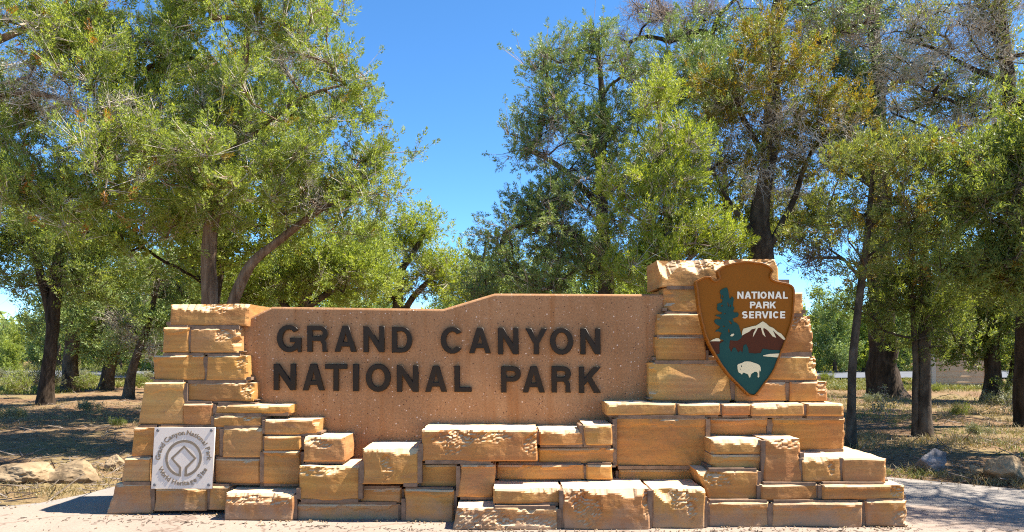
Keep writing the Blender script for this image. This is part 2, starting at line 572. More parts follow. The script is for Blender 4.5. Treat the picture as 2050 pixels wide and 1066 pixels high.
# middle, stepped down in front of the panel
S((597, 936, 719, 1003), 0.27, 0.95, top=0.045, scars=((.3, .85, .35, .12),))
S((590, 1011, 799, 1047), 0.30, 0.95, ledge=.75)
S((724, 901, 838, 971), 0.22, 0.95, top=0.045, scars=((.42, .5, .13, .45),))
S((720, 979, 802, 1007), 0.33, 0.95)
S((808, 982, 909, 1049), 0.24, 0.95, ledge=.86)
S((843, 863, 1075, 925), 0.22, 0.95, top=0.075, left=.02, scars=((.28, .6, .16, .4), (.55, .8, .3, .18), (.95, .6, .08, .4)))
S((840, 933, 921, 977), 0.31, 0.95, ledge=.85)
S((918, 933, 990, 997), 0.22, 0.95, skew=(-3, -2, 2, 4), ledge=.86)
S((993, 932, 1169, 960), 0.36, 0.95, ledge=.8)
S((1174, 933, 1228, 961), 0.36, 0.95)
S((1080, 899, 1229, 928), 0.40, 0.95, ledge=.7)
S((1079, 863, 1170, 892), 0.34, 0.95, top=0.05)
S((1166, 851, 1226, 892), 0.34, 0.95, top=0.03, skew=(8, 0, 0, 3))
S((989, 981, 1122, 1010), -0.02, 0.95, top=0.035, right=.02)
S((1126, 982, 1301, 1063), -0.06, 0.95, top=0.05, right=0.02, scars=((.28, .45, .17, .42), (.1, .85, .2, .2), (.97, .6, .05, .4)))
S((1307, 982, 1413, 1061), -0.03, 0.95, top=0.07, right=.03, scars=((.55, .75, .3, .22), (.75, .45, .1, .3)))
S((905, 1020, 1119, 1064), -0.07, 0.95, top=0.06, left=.05, skew=(0, 0, 0, 10), scars=((.12, .55, .12, .6), (.36, .4, .18, .6), (.75, .45, .3, .3)))
# right base
S((1217, 808, 1355, 832), 0.44, 1.2, top=0.035, left=.01, rough=.7)
S((1358, 810, 1443, 832), 0.44, 1.2, rough=.7, top=.012)
S((1446, 810, 1503, 832), 0.445, 1.2, rough=.7, top=.012)
S((1506, 810, 1613, 833), 0.44, 1.2, top=0.03, rough=.7)
S((1616, 810, 1692, 834), 0.445, 1.2, right=.04, top=.02, rough=.7)
S((1233, 837, 1418, 936), 0.42, 1.2, left=.02, right=.02, lean=.08, ledge=.80, rough=1.5)
S((1239, 942, 1388, 963), 0.50, 1.2)
S((1421, 838, 1540, 871), 0.50, 1.2, right=.02, ledge=.6)
S((1547, 838, 1696, 902), 0.50, 1.3, right=.05, top=.02, ledge=.82)
S((1425, 881, 1531, 909), 0.20, 0.95, top=0.04, left=.05)
S((1423, 911, 1525, 949), 0.21, 0.95, left=.06, ledge=.6)
S((1532, 881, 1607, 968), 0.15, 0.95, top=0.05, right=.04, scars=((.6, .9, .4, .1),))
S((1609, 917, 1686, 965), 0.13, 1.1, top=0.05, scars=((.75, .6, .1, .3),))
S((1690, 919, 1776, 967), 0.13, 1.2, top=0.04, right=.05)
S((1398, 944, 1521, 1004), 0.12, 0.95, top=0.05, left=.05, skew=(22, -5, 0, 0), scars=((.25, .75, .25, .2),))
S((1524, 972, 1640, 1002), 0.08, 0.95)
S((1647, 972, 1812, 1001), 0.06, 1.2, right=.06, scars=((.9, .6, .1, .4),), ledge=.7)
S((1420, 1008, 1542, 1060), 0.03, 0.95, ledge=.82)
S((1547, 1008, 1727, 1058), 0.03, 0.95, ledge=.72)
S((1736, 1005, 1821, 1056), 0.03, 1.2, right=.05, scars=((.8, .45, .2, .35),))
# right pillar
S((1324, 517, 1563, 574), 0.72, 1.45, top=0.14, left=.05, scars=((.4, .85, .35, .25), (.7, .85, .3, .2)), lean=.2)
S((1334, 577, 1470, 624), 0.70, 1.45, left=.07, lean=.15)
S((1318, 628, 1460, 670), 0.69, 1.45, left=.06)
S((1314, 675, 1415, 723), 0.68, 1.45, left=.05)
S((1418, 712, 1490, 724), 0.70, 1.1)
S((1302, 727, 1468, 802), 0.63, 1.45, left=.07, rough=1.3, lean=.1)
S((1474, 766, 1576, 803), 0.64, 1.3)
S((1582, 765, 1657, 804), 0.64, 1.45, right=.06, scars=((.85, .7, .15, .3),))
S((1530, 714, 1640, 761), 0.66, 1.45, right=.05, scars=((.9, .6, .12, .4),))
S((1545, 632, 1630, 707), 0.66, 1.45, right=.06, top=.07, scars=((.75, .85, .3, .2),))
S((1560, 585, 1610, 629), 0.70, 1.45, right=.05, top=.04)

def stone_mesh(s, seed):
    x0p, y0p, x1p, y1p = s['rect']
    a = W(x0p, y1p, s['Y']); b = W(x1p, y0p, s['Y'])
    w, h = b.x - a.x, b.z - a.z
    k = (CD + s['Y']) / FPX
    nu, nv, nk = max(6, int(w / 0.0135)), max(4, int(h / 0.0135)), max(3, int((s['back'] - s['Y']) / 0.07))
    idx = -np.ones((nu + 1, nv + 1, nk + 1), dtype=np.int64)
    I, J, K = np.meshgrid(np.arange(nu + 1), np.arange(nv + 1), np.arange(nk + 1), indexing='ij')
    surf = (I == 0) | (I == nu) | (J == 0) | (J == nv) | (K == 0)
    idx[surf] = np.arange(surf.sum())
    u = (I[surf] / nu).astype(float); v = (J[surf] / nv).astype(float); t = (K[surf] / nk).astype(float)
    sx = np.array(s['skew'], float) * k
    off = (1 - u) * (1 - v) * sx[0] + u * (1 - v) * sx[1] + u * v * sx[2] + (1 - u) * v * sx[3]
    o3 = seed * 17.31
    X = a.x + u * w + off
    Zz = a.z + v * h
    pw = np.stack([X + o3, np.full_like(X, o3), Zz], -1)
    # edges wander a little
    X = X + 0.010 * noise(P3(Zz, o3, 0.3), 7, seed) * (u > 0.5) + 0.010 * noise(P3(Zz, o3, 7.3), 7, seed) * (u < 0.5)
    Zz = Zz + 0.006 * noise(P3(X, o3, 1.7), 5, seed) * np.where(v > 0.5, 1, 0.5)
    dl, dr, dt, db = u * w, (1 - u) * w, (1 - v) * h, v * h
    R = 0.020 + 0.010 * noise(pw, 6, seed + 3)
    def rnd(d):
        q = np.clip(1 - d / R, 0, 1)
        return R * 0.75 * (1 - np.sqrt(np.maximum(0, 1 - q * q)))
    dep = np.maximum(np.maximum(rnd(dl), rnd(dr)), np.maximum(rnd(dt) * .8, rnd(db) * .8))
    # chipped arrises: irregular spalls that slope back from the edge
    def chip(d, along, width, sd, slope):
        n = 0.45 + 0.75 * noise(P3(along, o3, sd), 7.0, seed + sd) + 0.45 * noise(P3(along, o3, sd + .5), 19, seed + sd) + 0.3 * noise(P3(along, o3, sd + .9), 47, seed + sd)
        tw = width * np.clip(n, 0.08, 1.6)
        return np.clip(tw - d, 0, None) * slope
    if s['top']:
        dep = np.maximum(dep, chip(dt, X, s['top'], 11, 0.95))
    if s['right']:
        dep = np.maximum(dep, chip(dr, Zz, s['right'], 12, 1.1))
    if s['left']:
        dep = np.maximum(dep, chip(dl, Zz, s['left'], 13, 1.0))
    rr = s['rough']
    dep = dep + rr * 0.012 * fbm(pw, 5, seed + 20, 2) + rr * 0.0032 * fbm(pw, 22, seed + 25, 3)
    # large dressed facets
    rs = np.random.RandomState(seed)
    fac = np.full_like(X, -9.0)
    for q in range(5):
        gx, gz = rs.uniform(-0.10, 0.10), rs.uniform(-0.07, 0.05)
        cx, cz = a.x + rs.uniform(0.1, 0.9) * w, a.z + rs.uniform(0.1, 0.9) * h
        fac = np.maximum(fac, gx * (X - cx) + gz * (Zz - cz) - rs.uniform(0, 0.006))
    dep = dep + rr * np.clip(fac, -0.012, 0.03)
    if s['ledge'] is not None:
        line = s['ledge'] * h + 0.035 * noise(P3(X, o3, 4.4), 6, seed + 40) + 0.014 * noise(P3(X, o3, 4.9), 21, seed + 41)
        dep = dep - 0.016 * np.clip((db - line) / 0.012, 0, 1) * np.clip(1.4 - dt / 0.10, 0.3, 1)
    for (su, sv, ru, rv) in s['scars']:
        q = np.sqrt(((u - su) / ru) ** 2 + ((v - sv) / rv) ** 2) + 0.55 * fbm(pw, 14, seed + 50, 3)
        mk = np.clip((1.0 - q) / 0.22, 0, 1)
        # scaly fresh breaks: small shelves that each slope back and face the sky
        ph = Zz / 0.034 + 1.9 * fbm(pw, 9, seed + 60, 3) + 0.8 * fbm(pw, 31, seed + 61, 2)
        saw = ph - np.floor(ph)
        saw = np.where(saw < 0.82, saw / 0.82, (1 - saw) / 0.18)
        dep = dep + mk * (0.013 * saw + 0.22 * np.clip((v - sv) * h + 0.03, 0, 0.09))
    dep = np.clip(dep, -0.03, 0.16 if s['top'] > 0.09 else 0.085)
    yf = s['Y'] + s['lean'] * (Zz - a.z) + dep
    side = np.where(t > 0, 1.0, 0.0)
    sp = np.stack([X, s['Y'] + t * (s['back'] - s['Y']), Zz], -1)
    X = X + side * 0.012 * fbm(sp, 9, seed + 70, 3) * ((u == 0) | (u == 1))
    Zz = Zz + side * 0.007 * fbm(sp, 9, seed + 71, 3) * (v == 1)
    Y = yf * (1 - t) + s['back'] * t
    V = np.stack([X, Y, Zz], -1)
    F = []
    def quads(g, flip):
        q = np.stack([g[:-1, :-1], g[1:, :-1], g[1:, 1:], g[:-1, 1:]], -1).reshape(-1, 4)
        F.append(q[:, ::-1] if flip else q)
    quads(idx[:, :, 0], False)
    quads(idx[0, :, :], False)
    quads(idx[nu, :, :], True)
    quads(idx[:, 0, :], True)
    quads(idx[:, nv, :], False)
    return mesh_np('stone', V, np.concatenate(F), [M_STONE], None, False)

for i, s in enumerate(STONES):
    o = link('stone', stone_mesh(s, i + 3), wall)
    o.data.polygons.foreach_set('use_smooth', np.full(len(o.data.polygons), i % 1 == 0 and False))

# mortar: recessed beds that fill the joints between neighbours
mv, mf = [], []
def near_other(x, y, me):
    for j, q in enumerate(STONES):
        if j != me:
            r = q['rect']
            if q['Y'] <= STONES[me]['Y'] + 0.09 and r[0] - 2 <= x <= r[2] + 2 and r[1] - 12 <= y <= r[3] + 2:
                return True
    return False
for i, s in enumerate(STONES):
    x0, y0, x1, y1 = s['rect']
    fr = np.linspace(0.03, 0.97, 24)
    def span(hit):
        q = [f for f, h_ in zip(fr, hit) if h_]
        return (min(q), max(q)) if len(q) > 1 else None
    ex = dict(l=span([near_other(x0 - 9, y0 + f * (y1 - y0), i) for f in fr]) if abs(s['skew'][0] - s['skew'][3]) < 8 else None,
              r=span([near_other(x1 + 9, y0 + f * (y1 - y0), i) for f in fr]) if abs(s['skew'][1] - s['skew'][2]) < 8 else None,
              t=span([near_other(x0 + f * (x1 - x0), y0 - 9, i) for f in fr]), b=span([near_other(x0 + f * (x1 - x0), y1 + 15, i) for f in fr]))
    lx = lambda f: x0 + f * (x1 - x0)
    ly = lambda f: y0 + f * (y1 - y0)
    ya = s['Y'] + 0.026 + 0.0007 * (i % 23)
    yb = min(s['back'] - 0.02, s['Y'] + 0.30) - 0.0007 * (i % 19)
    def strip_box(xa, y_top, xb, y_bot):
        A = W(xa, min(y_bot, 1062), s['Y']); B = W(xb, y_top, s['Y'])
        A.z = max(A.z, -0.01)
        b0 = len(mv)
        for y in (ya, yb):
            mv.extend([(A.x, y, A.z), (B.x, y, A.z), (B.x, y, B.z), (A.x, y, B.z)])
        mf.extend([[b0 + q for q in f] for f in ((0, 1, 2, 3), (5, 4, 7, 6), (4, 0, 3, 7), (1, 5, 6, 2), (3, 2, 6, 7), (4, 5, 1, 0))])
    lo = 0.4 + 0.05 * (i % 7)
    if ex['b']:
        strip_box(max(lx(ex['b'][0]), x0 + 3), y1 - 2, min(lx(ex['b'][1]), x1 - 3), y1 + 4.5 + lo)
    if ex['t']:
        strip_box(max(lx(ex['t'][0]), x0 + 3), y0 - 4 - lo, min(lx(ex['t'][1]), x1 - 3), y0 + 2)
    if ex['l']:
        strip_box(x0 - 5 - lo, max(ly(ex['l'][0]), y0 + 2), x0 + 3, ly(ex['l'][1]))
    if ex['r']:
        strip_box(x1 - 3, max(ly(ex['r'][0]), y0 + 2), x1 + 5 + lo, ly(ex['r'][1]))
# core of both pillars and of the base behind the panel
def core(x0, y0, x1, y1, Ya, Yb):
    A = W(x0, y1, Ya); B = W(x1, y0, Ya)
    b0 = len(mv)
    for y in (Ya, Yb):
        mv.extend([(A.x, y, max(A.z, -0.01)), (B.x, y, max(A.z, -0.01)), (B.x, y, B.z), (A.x, y, B.z)])
    mf.extend([[b0 + q for q in f] for f in ((0, 1, 2, 3), (5, 4, 7, 6), (4, 0, 3, 7), (1, 5, 6, 2), (3, 2, 6, 7), (4, 5, 1, 0))])
core(1345, 560, 1580, 800, 0.86, 1.40)
core(350, 650, 470, 1000, 0.84, 1.40)
core(300, 870, 520, 1015, 0.70, 1.39)
core(520, 945, 1230, 1045, 0.58, 1.10)
core(1250, 840, 1670, 1050, 0.66, 1.41)
pydata('mortar', mv, mf, M_MORTAR, wall)

# ------------------------------------------------------------------ the concrete name panel
PY = 0.82
pan = [(440, 960), (440, 668), (473, 648), (544, 614.5), (887, 619), (990, 588), (1350, 589.5), (1350, 960)]
panel = prism('panel', [[W(x, y, PY) for x, y in pan]], M_PANEL, wall, 0.022, 0.26, 1)

# ------------------------------------------------------------------ letter shapes (drawn in units of the cap height)
def arc(cx, cy, rx, ry, a0, a1, n=18):
    return [(cx + rx * math.cos(math.radians(a0 + (a1 - a0) * i / n)), cy + ry * math.sin(math.radians(a0 + (a1 - a0) * i / n))) for i in range(n + 1)]

def thick(line, s):
    L_, R_ = [], []
    for i, p in enumerate(line):
        a = line[max(i - 1, 0)]; b = line[min(i + 1, len(line) - 1)]
        dx, dy = b[0] - a[0], b[1] - a[1]
        l = math.hypot(dx, dy)
        nx, ny = -dy / l * s / 2, dx / l * s / 2
        L_.append((p[0] + nx, p[1] + ny)); R_.append((p[0] - nx, p[1] - ny))
    return L_ + R_[::-1]

def glyph(ch, a, s=0.225):
    h = s * 0.88
    if ch == 'I':
        return [[(0, 0), (0, 1), (a, 1), (a, 0)]]
    if ch == 'L':
        return [[(0, 0), (0, 1), (s, 1), (s, h), (a, h), (a, 0)]]
    if ch == 'T':
        return [[(a / 2 - s / 2, 0), (a / 2 - s / 2, 1 - h), (0, 1 - h), (0, 1), (a, 1), (a, 1 - h), (a / 2 + s / 2, 1 - h), (a / 2 + s / 2, 0)]]
    if ch == 'E':
        return [[(0, 0), (0, 1), (a, 1), (a, 1 - h), (s, 1 - h), (s, .5 + h / 2), (a * .92, .5 + h / 2), (a * .92, .5 - h / 2), (s, .5 - h / 2), (s, h), (a, h), (a, 0)]]
    if ch == 'N':
        return [[(0, 0), (0, 1), (s * 1.02, 1), (a - s, .38), (a - s, 1), (a, 1), (a, 0), (a - s * 1.02, 0), (s, .62), (s, 0)]]
    if ch == 'V':
        return [[(a / 2 - s * .55, 0), (0, 1), (s * 1.08, 1), (a / 2, .3), (a - s * 1.08, 1), (a, 1), (a / 2 + s * .55, 0)]]
    if ch == 'Y':
        return [[(a / 2 - s / 2, 0), (a / 2 - s / 2, .40), (0, 1), (s * 1.15, 1), (a / 2, .60), (a - s * 1.15, 1), (a, 1), (a / 2 + s / 2, .40), (a / 2 + s / 2, 0)]]
    if ch == 'A':
        q = a / 2 - s * 0.58
        z = min(0.84, (a / 2 - s * 1.04) / q)
        return [[(0, 0), (q, 1), (a - q, 1), (a, 0), (a - s * 1.04, 0), (a - s * 1.04 - q * .2, .2), (s * 1.04 + q * .2, .2), (s * 1.04, 0)],
                [(s * 1.04 + q * .37, .37), (a - s * 1.04 - q * .37, .37), (a / 2, z)]]
    if ch == 'K':
        return [[(0, 0), (0, 1), (s, 1), (s, .56), (a - s * 1.38, 1), (a, 1), (a * .58, .585), (a, 0), (a - s * 1.28, 0), (a * .40, .43), (s, .28), (s, 0)]]
    if ch == 'O':
        return [arc(a / 2, .5, a / 2, .5, 0, 354, 40), arc(a / 2, .5, a / 2 - s, .5 - h, 0, 354, 40)]
    if ch == 'C':
        return [arc(a / 2, .5, a / 2, .5, 36, 324, 36) + arc(a / 2, .5, a / 2 - s, .5 - h, 318, 42, 30)]
    if ch == 'G':
        return [arc(a / 2, .5, a / 2, .5, 38, 312, 34) + [(a * .86, 0), (a, 0), (a, .53), (a * .53, .53), (a * .53, .36), (a - s, .36)] + arc(a / 2, .5, a / 2 - s, .5 - h, 325, 44, 30)]
    if ch == 'D':
        r = a * .52
        return [[(0, 0), (0, 1)] + arc(a - r, .5, r, .5, 90, -90, 22), [(s, h), (s, 1 - h)] + arc(a - r, .5, r - s, .5 - h, 90, -90, 22)]
    if ch in 'PR':
        r = .295
        b = [(0, 0), (0, 1)] + arc(a - r * 1.05, 1 - r, r * 1.05, r, 90, -90, 16)
        hole = [(s, 1 - 2 * r + h), (s, 1 - h)] + arc(a - r * 1.05, 1 - r, r * 1.05 - s, r - h, 90, -90, 14)
        if ch == 'P':
            return [b + [(s, 1 - 2 * r), (s, 0)], hole]
        b = [(0, 0), (0, 1)] + arc(a - r * 1.05, 1 - r, r * 1.05, r, 90, -52, 14)
        return [b + [(a * .945, .36), (a * .95, .10), (a, 0), (a - s * 1.05, 0), (a * .72, .10), (a * .715, .28), (a * .62, 1 - 2 * r), (s, 1 - 2 * r), (s, 0)], hole]
    if ch == 'S':
        ry = (.5 - h / 2) / 2 + 0.0
        rx = a / 2 - s / 2
        ln = arc(a / 2, .5 + ry, rx, ry, 25, 262, 18) + arc(a / 2, .5 - ry, rx, ry, 82, -155, 18)
        return [thick(ln, s)]
    raise KeyError(ch)

def letter(ch, x0, x1, ytop, ybot, Y, mat, parent, depth, bevel, s):
    w, h = x1 - x0, ybot - ytop
    loops = [[W(x0 + p[0] * h, ybot - p[1] * h, Y) for p in lp] for lp in glyph(ch, w / h, s)]
    return prism('letter', loops, mat, parent, bevel, depth, 2)

Z6 = 2.3295
rows = [('GRANDCANYON', [(218, 333, 210, 340), (360, 458, 215, 338), (487, 592, 215, 338), (622, 722, 217, 340), (755, 852, 220, 342), (983, 1092, 220, 347), (1115, 1218, 225, 345), (1250, 1348, 225, 350), (1378, 1482, 228, 350), (1493, 1603, 225, 352), (1635, 1730, 228, 350)]),
        ('NATIONALPARK', [(203, 308, 393, 517), (338, 442, 393, 518), (443, 547, 395, 520), (573, 602, 395, 522), (633, 750, 393, 525), (778, 880, 400, 525), (910, 1013, 402, 525), (1047, 1128, 402, 525), (1265, 1358, 405, 528), (1365, 1470, 405, 528), (1500, 1592, 405, 528), (1628, 1732, 407, 530)])]
for word, boxes in rows:
    for ch, (xa, xb, ya, yb) in zip(word, boxes):
        letter(ch, 460 + xa / Z6, 460 + xb / Z6, 560 + ya / Z6, 560 + yb / Z6, PY - 0.036, M_LETTER, panel, 0.028, 0.006, 0.21)

# ------------------------------------------------------------------ arrowhead emblem board
M_ABROWN = mat_simple('arrowhead_brown', (0.235, 0.076, 0.002), 0.5, 0.15, 0.05, 5)
M_ARIM = mat_simple('arrowhead_rim', (0.235, 0.075, 0.003), 0.45, 0.25, 0.12, 9)
M_TEAL = mat_simple('emblem_teal', (0.012, 0.058, 0.048), 0.5, 0.15, 0.08, 5)
M_RED = mat_simple('emblem_maroon', (0.075, 0.019, 0.005), 0.5, 0.15, 0.08, 5)
M_CREAM = mat_simple('emblem_cream', (0.70, 0.60, 0.36), 0.5, 0.35, 0.05, 5)
M_WHITE = mat_simple('emblem_white', (0.80, 0.74, 0.58), 0.5, 0.35, 0.04, 5)
AY = 0.585
arrow = thing('arrowhead_sign', 'brown arrowhead shaped park service emblem board on the right stone pillar', 'sign', tuple(W(1493, 800, AY)))
Z5 = lambda pts: [(1280 + x / 3.23, 490 + y / 3.23) for x, y in pts]
head = Z5([(512, 165), (540, 143), (580, 127), (640, 114), (700, 107), (745, 112), (800, 120), (848, 143), (868, 172), (858, 188), (853, 208), (868, 228), (905, 240), (950, 248), (985, 262), (1003, 288), (1006, 340), (1003, 400), (998, 460), (985, 520), (966, 580), (940, 650), (912, 720), (886, 790), (852, 850), (815, 900), (785, 940), (760, 970), (740, 982), (715, 977), (690, 957), (650, 917), (600, 867), (550, 807), (503, 735), (463, 665), (438, 610), (418, 550), (403, 490), (390, 430), (380, 360), (373, 290), (366, 243), (395, 222), (430, 207), (462, 208), (475, 226), (500, 232), (518, 217), (513, 190)])
def smooth_loop(pts, jit=0.0, seed=3, n=4):
    rs = np.random.RandomState(seed)
    out = []
    m = len(pts)
    for i in range(m):
        p0, p1, p2, p3 = (np.array(pts[(i + q) % m], float) for q in (-1, 0, 1, 2))
        for k in range(n):
            t = k / n
            q = 0.5 * (2 * p1 + (p2 - p0) * t + (2 * p0 - 5 * p1 + 4 * p2 - p3) * t * t + (3 * p1 - p0 - 3 * p2 + p3) * t ** 3)
            out.append(tuple(q + rs.uniform(-jit, jit, 2)))
    return out
def inset(pts, d):
    out = []
    m = len(pts)
    for i in range(m):
        a, b = np.array(pts[i - 1]), np.array(pts[(i + 1) % m])
        t = b - a
        t = t / (np.hypot(*t) + 1e-9)
        out.append((pts[i][0] - t[1] * d, pts[i][1] + t[0] * d))
    return out
def flat(name, pts, Y, mat, parent, depth=0.004, bevel=0.0):
    return prism(name, [[W(x, y, Y) for x, y in pts]], mat, parent, bevel, depth, 1)
oh = smooth_loop(head, 0.35, 5)
prism('board', [[W(x, y, AY + 0.012) for x, y in oh]], M_ABROWN, arrow, 0.0, 0.075, 1)
ih = inset(oh, 3.0)
prism('rim', [[W(x, y, AY - 0.006) for x, y in inset(oh, -0.6)], [W(x, y, AY - 0.006) for x, y in ih]], M_ARIM, arrow, 0.004, 0.088, 2)
EA = lambda pts: [(1385 + x / 7.105, 515 + y / 7.105) for x, y in pts]
EB = lambda pts: [(1385 + x / 7.105, 650 + y / 7.105) for x, y in pts]
F0 = AY + 0.012
def clip_to_head(pts_x0, pts_x1):
    return None
def side_at(y, left):
    xs = []
    m = len(ih)
    for i in range(m):
        (xa, ya), (xb, yb) = ih[i], ih[(i + 1) % m]
        if (ya - y) * (yb - y) <= 0 and ya != yb:
            xs.append(xa + (xb - xa) * (y - ya) / (yb - ya))
    return min(xs) if left else max(xs)
def below(y0l, y0r, top_pts):
    """area of the board below a line of points, following the inner edge of the rim"""
    yb = max(p[1] for p in ih) - 0.4
    ysr = [y for y in np.linspace(y0r, yb, 26)]
    ysl = [y for y in np.linspace(yb, y0l, 26)]
    right = [(side_at(y, False) + .8, y) for y in ysr]
    left = [(side_at(y, True) - .8, y) for y in ysl]
    return top_pts + right + left[1:]
# maroon hills, teal meadow
hill_top = EB([(262, 245), (330, 228), (400, 236), (470, 232), (560, 228), (640, 215), (705, 165), (760, 130), (860, 60), (1000, 10), (1120, 60), (1230, 140), (1350, 232)])
flat('maroon_hills', below(hill_top[0][1], hill_top[-1][1], hill_top), F0 - 0.003, M_RED, arrow, 0.004)
mead = EB([(345, 430), (395, 415), (395, 280), (430, 250), (470, 230), (540, 235), (530, 330), (560, 395), (590, 330), (620, 330), (660, 400), (690, 370), (720, 400), (735, 300), (770, 280), (800, 330), (810, 405), (900, 415), (980, 405), (1010, 345), (1100, 360), (1200, 365), (1305, 372)])
flat('teal_meadow', below(mead[0][1], mead[-1][1], mead), F0 - 0.006, M_TEAL, arrow, 0.004)
snow = EA([(720, 1055), (735, 1020), (860, 985), (915, 975), (1010, 915), (1060, 945), (1100, 985), (1160, 1010), (1220, 1065)]) + \
       EB([(1270, 130), (1352, 228), (1300, 215), (1225, 150), (1185, 115), (1150, 80), (1200, 190), (1150, 170), (1095, 100), (1070, 75), (1020, 45), (1015, 80), (1050, 178), (1010, 140), (990, 70), (985, 45), (940, 50), (905, 120), (868, 182), (880, 120), (915, 55), (850, 70), (815, 105), (760, 130), (712, 158)])
flat('snow_cap', snow, F0 - 0.007, M_CREAM, arrow, 0.004)
flat('snow_patch', EB([(258, 240), (300, 215), (345, 197), (385, 198), (408, 225), (395, 240), (330, 238)]), F0 - 0.007, M_CREAM, arrow, 0.004)
flat('snow_patch', EB([(548, 158), (570, 135), (598, 130), (602, 148), (580, 168), (555, 168)]), F0 - 0.012, M_CREAM, arrow, 0.004)
flat('lake', EB([(1015, 440), (1100, 420), (1265, 412), (1240, 470), (1130, 462), (1020, 452)]), F0 - 0.0105, M_CREAM, arrow, 0.004)
tree_pts = [(470, 440), (500, 436), (515, 470), (525, 520), (528, 570), (545, 600), (560, 580), (575, 560), (590, 575), (598, 600), (590, 640), (585, 690), (605, 730), (590, 770), (600, 790), (655, 790), (668, 815), (655, 850), (610, 865), (580, 880), (600, 925), (640, 940), (665, 970), (680, 1010), (690, 1050), (700, 1090), (715, 1130), (690, 1165), (650, 1190), (600, 1190), (545, 1185), (530, 1230), (500, 1235),
            (470, 1200), (440, 1180), (400, 1165), (410, 1110), (430, 1080), (380, 1060), (335, 1060), (345, 1040), (390, 1020), (400, 985), (360, 965), (325, 935), (322, 900), (350, 880), (400, 890), (420, 870), (390, 850), (335, 840), (350, 822), (420, 815), (430, 790), (380, 770), (358, 740), (365, 700), (362, 670), (400, 655), (430, 650), (440, 610), (412, 590), (418, 540), (400, 510), (410, 470), (440, 455)]
tree_holes = [[(430, 545), (445, 540), (450, 580), (437, 590)], [(505, 640), (520, 655), (528, 710), (512, 700)], [(415, 690), (440, 680), (448, 695), (420, 710)], [(540, 665), (555, 690), (552, 720), (540, 700)],
              [(455, 805), (480, 800), (482, 812), (458, 816)], [(520, 900), (560, 925), (575, 960), (545, 950)], [(520, 1020), (540, 1040), (535, 1090), (515, 1060)], [(440, 975), (470, 980), (465, 1000), (442, 995)]]
prism('pine_emblem', [[W(x, y, F0 - 0.008) for x, y in EA(tree_pts)]] + [[W(x, y, F0 - 0.008) for x, y in EA(h)] for h in tree_holes], M_TEAL, arrow, 0.0, 0.004, 1)
bison = [(648, 580), (665, 562), (700, 553), (720, 545), (745, 530), (790, 525), (840, 530), (880, 545), (930, 560), (962, 580), (978, 610), (982, 650), (972, 672), (962, 650), (958, 690), (960, 745), (945, 756), (935, 745), (942, 700), (925, 675), (895, 672), (870, 690), (850, 700), (838, 720), (832, 752), (815, 754), (808, 725), (795, 705), (770, 698), (740, 685), (725, 690), (715, 712), (700, 705), (690, 690), (672, 688), (660, 665), (652, 630)]
prism('bison', [[W(x, y, F0 - 0.011) for x, y in EB(bison)]] + [[W(x, y, F0 - 0.011) for x, y in EB(h)] for h in ([(698, 585), (710, 580), (716, 602), (704, 610)], [(684, 630), (696, 628), (698, 640), (686, 642)])], M_CREAM, arrow, 0.0, 0.004, 1)
def word(txt, boxes, y0, y1, s=0.24):
    for ch, (xa, xb) in zip(txt, boxes):
        letter(ch, 1385 + xa / 7.105, 1385 + xb / 7.105, 515 + y0 / 7.105, 515 + y1 / 7.105, F0 - 0.005, M_WHITE, arrow, 0.006, 0.0, s)
word('NATIONAL', [(648, 735), (752, 845), (848, 930), (938, 966), (975, 1065), (1085, 1170), (1185, 1280), (1298, 1365)], 492, 592)
word('PARK', [(828, 908), (905, 1000), (1015, 1100), (1110, 1198)], 635, 730)
word('SERVICE', [(715, 795), (815, 885), (905, 990), (995, 1092), (1103, 1138), (1155, 1240), (1258, 1328)], 772, 872)

# ------------------------------------------------------------------ heritage plaque
M_PLAQ = mat_simple('plaque_metal', (0.66, 0.56, 0.46), 0.5, 0.3, 0.03, 3)
M_ETCH = mat_simple('etched_tan', (0.21, 0.155, 0.10), 0.6, 0.3, 0.15, 20)
M_SCREW = mat_simple('screw_steel', (0.16, 0.14, 0.13), 0.4, 0.6, 0.1, 20, metallic=0.6)
QY = 0.50
pc = W(363.5, 979, QY)
plaque = thing('heritage_plaque', 'square pale metal plaque with a ring emblem bolted to the left pillar', 'plaque', tuple(pc))
# drawn on its own square metre-plane, then leaned back with the battered pillar
side = 0.555
lean = Matrix.Translation(pc) @ Matrix.Rotation(math.radians(-7.0), 4, 'X')
def on_plaque(name, loops, mat, parent, y=0.0, depth=0.004, bevel=0.0):
    o = prism(name, [[Vector((x, y, z)) for x, z in lp] for lp in loops], mat, None, bevel, depth, 2)
    o.data.transform(lean)
    o.parent = parent
    o.location = -Vector(origin_of(parent))
    return o
hs = side / 2
plate = on_plaque('plate', [[(-hs, 0), (hs, 0), (hs, side), (-hs, side)]], M_PLAQ, plaque, 0.0, 0.016, 0.003)
for dx in (-0.245, 0.245):
    for dz in (0.035, side - 0.03):
        on_plaque('screw', [arc(dx, dz, .013, .013, 0, 345, 16)], M_SCREW, plaque, -0.007, 0.012, 0.002)
pm = lambda x, y: ((x - 545) / 912 * side, (985 - y) / 912 * side)
rad = 0.165
cx, cz = 0.004, side * 0.492
ring = arc(cx, cz, rad, rad, -78, 258, 60)
# ring and diamond are one continuous band, open at the foot like the emblem
e = 0.0125
on_plaque('ring_emblem', [thick(arc(cx, cz, rad - .01, rad - .01, -80, 260, 70), 0.022)], M_ETCH, plaque, -0.0028, 0.003)
d = 0.098
zz = cz
on_plaque('diamond_emblem', [thick([(cx - 0.027, cz - rad + 0.003), (cx - 0.026, cz - 0.085), (cx - d - .008, zz), (cx, zz + d + .008), (cx + d + .008, zz), (cx + 0.026, cz - 0.085), (cx + 0.027, cz - rad + 0.003)], 0.022)], M_ETCH, plaque, -0.0032, 0.003)

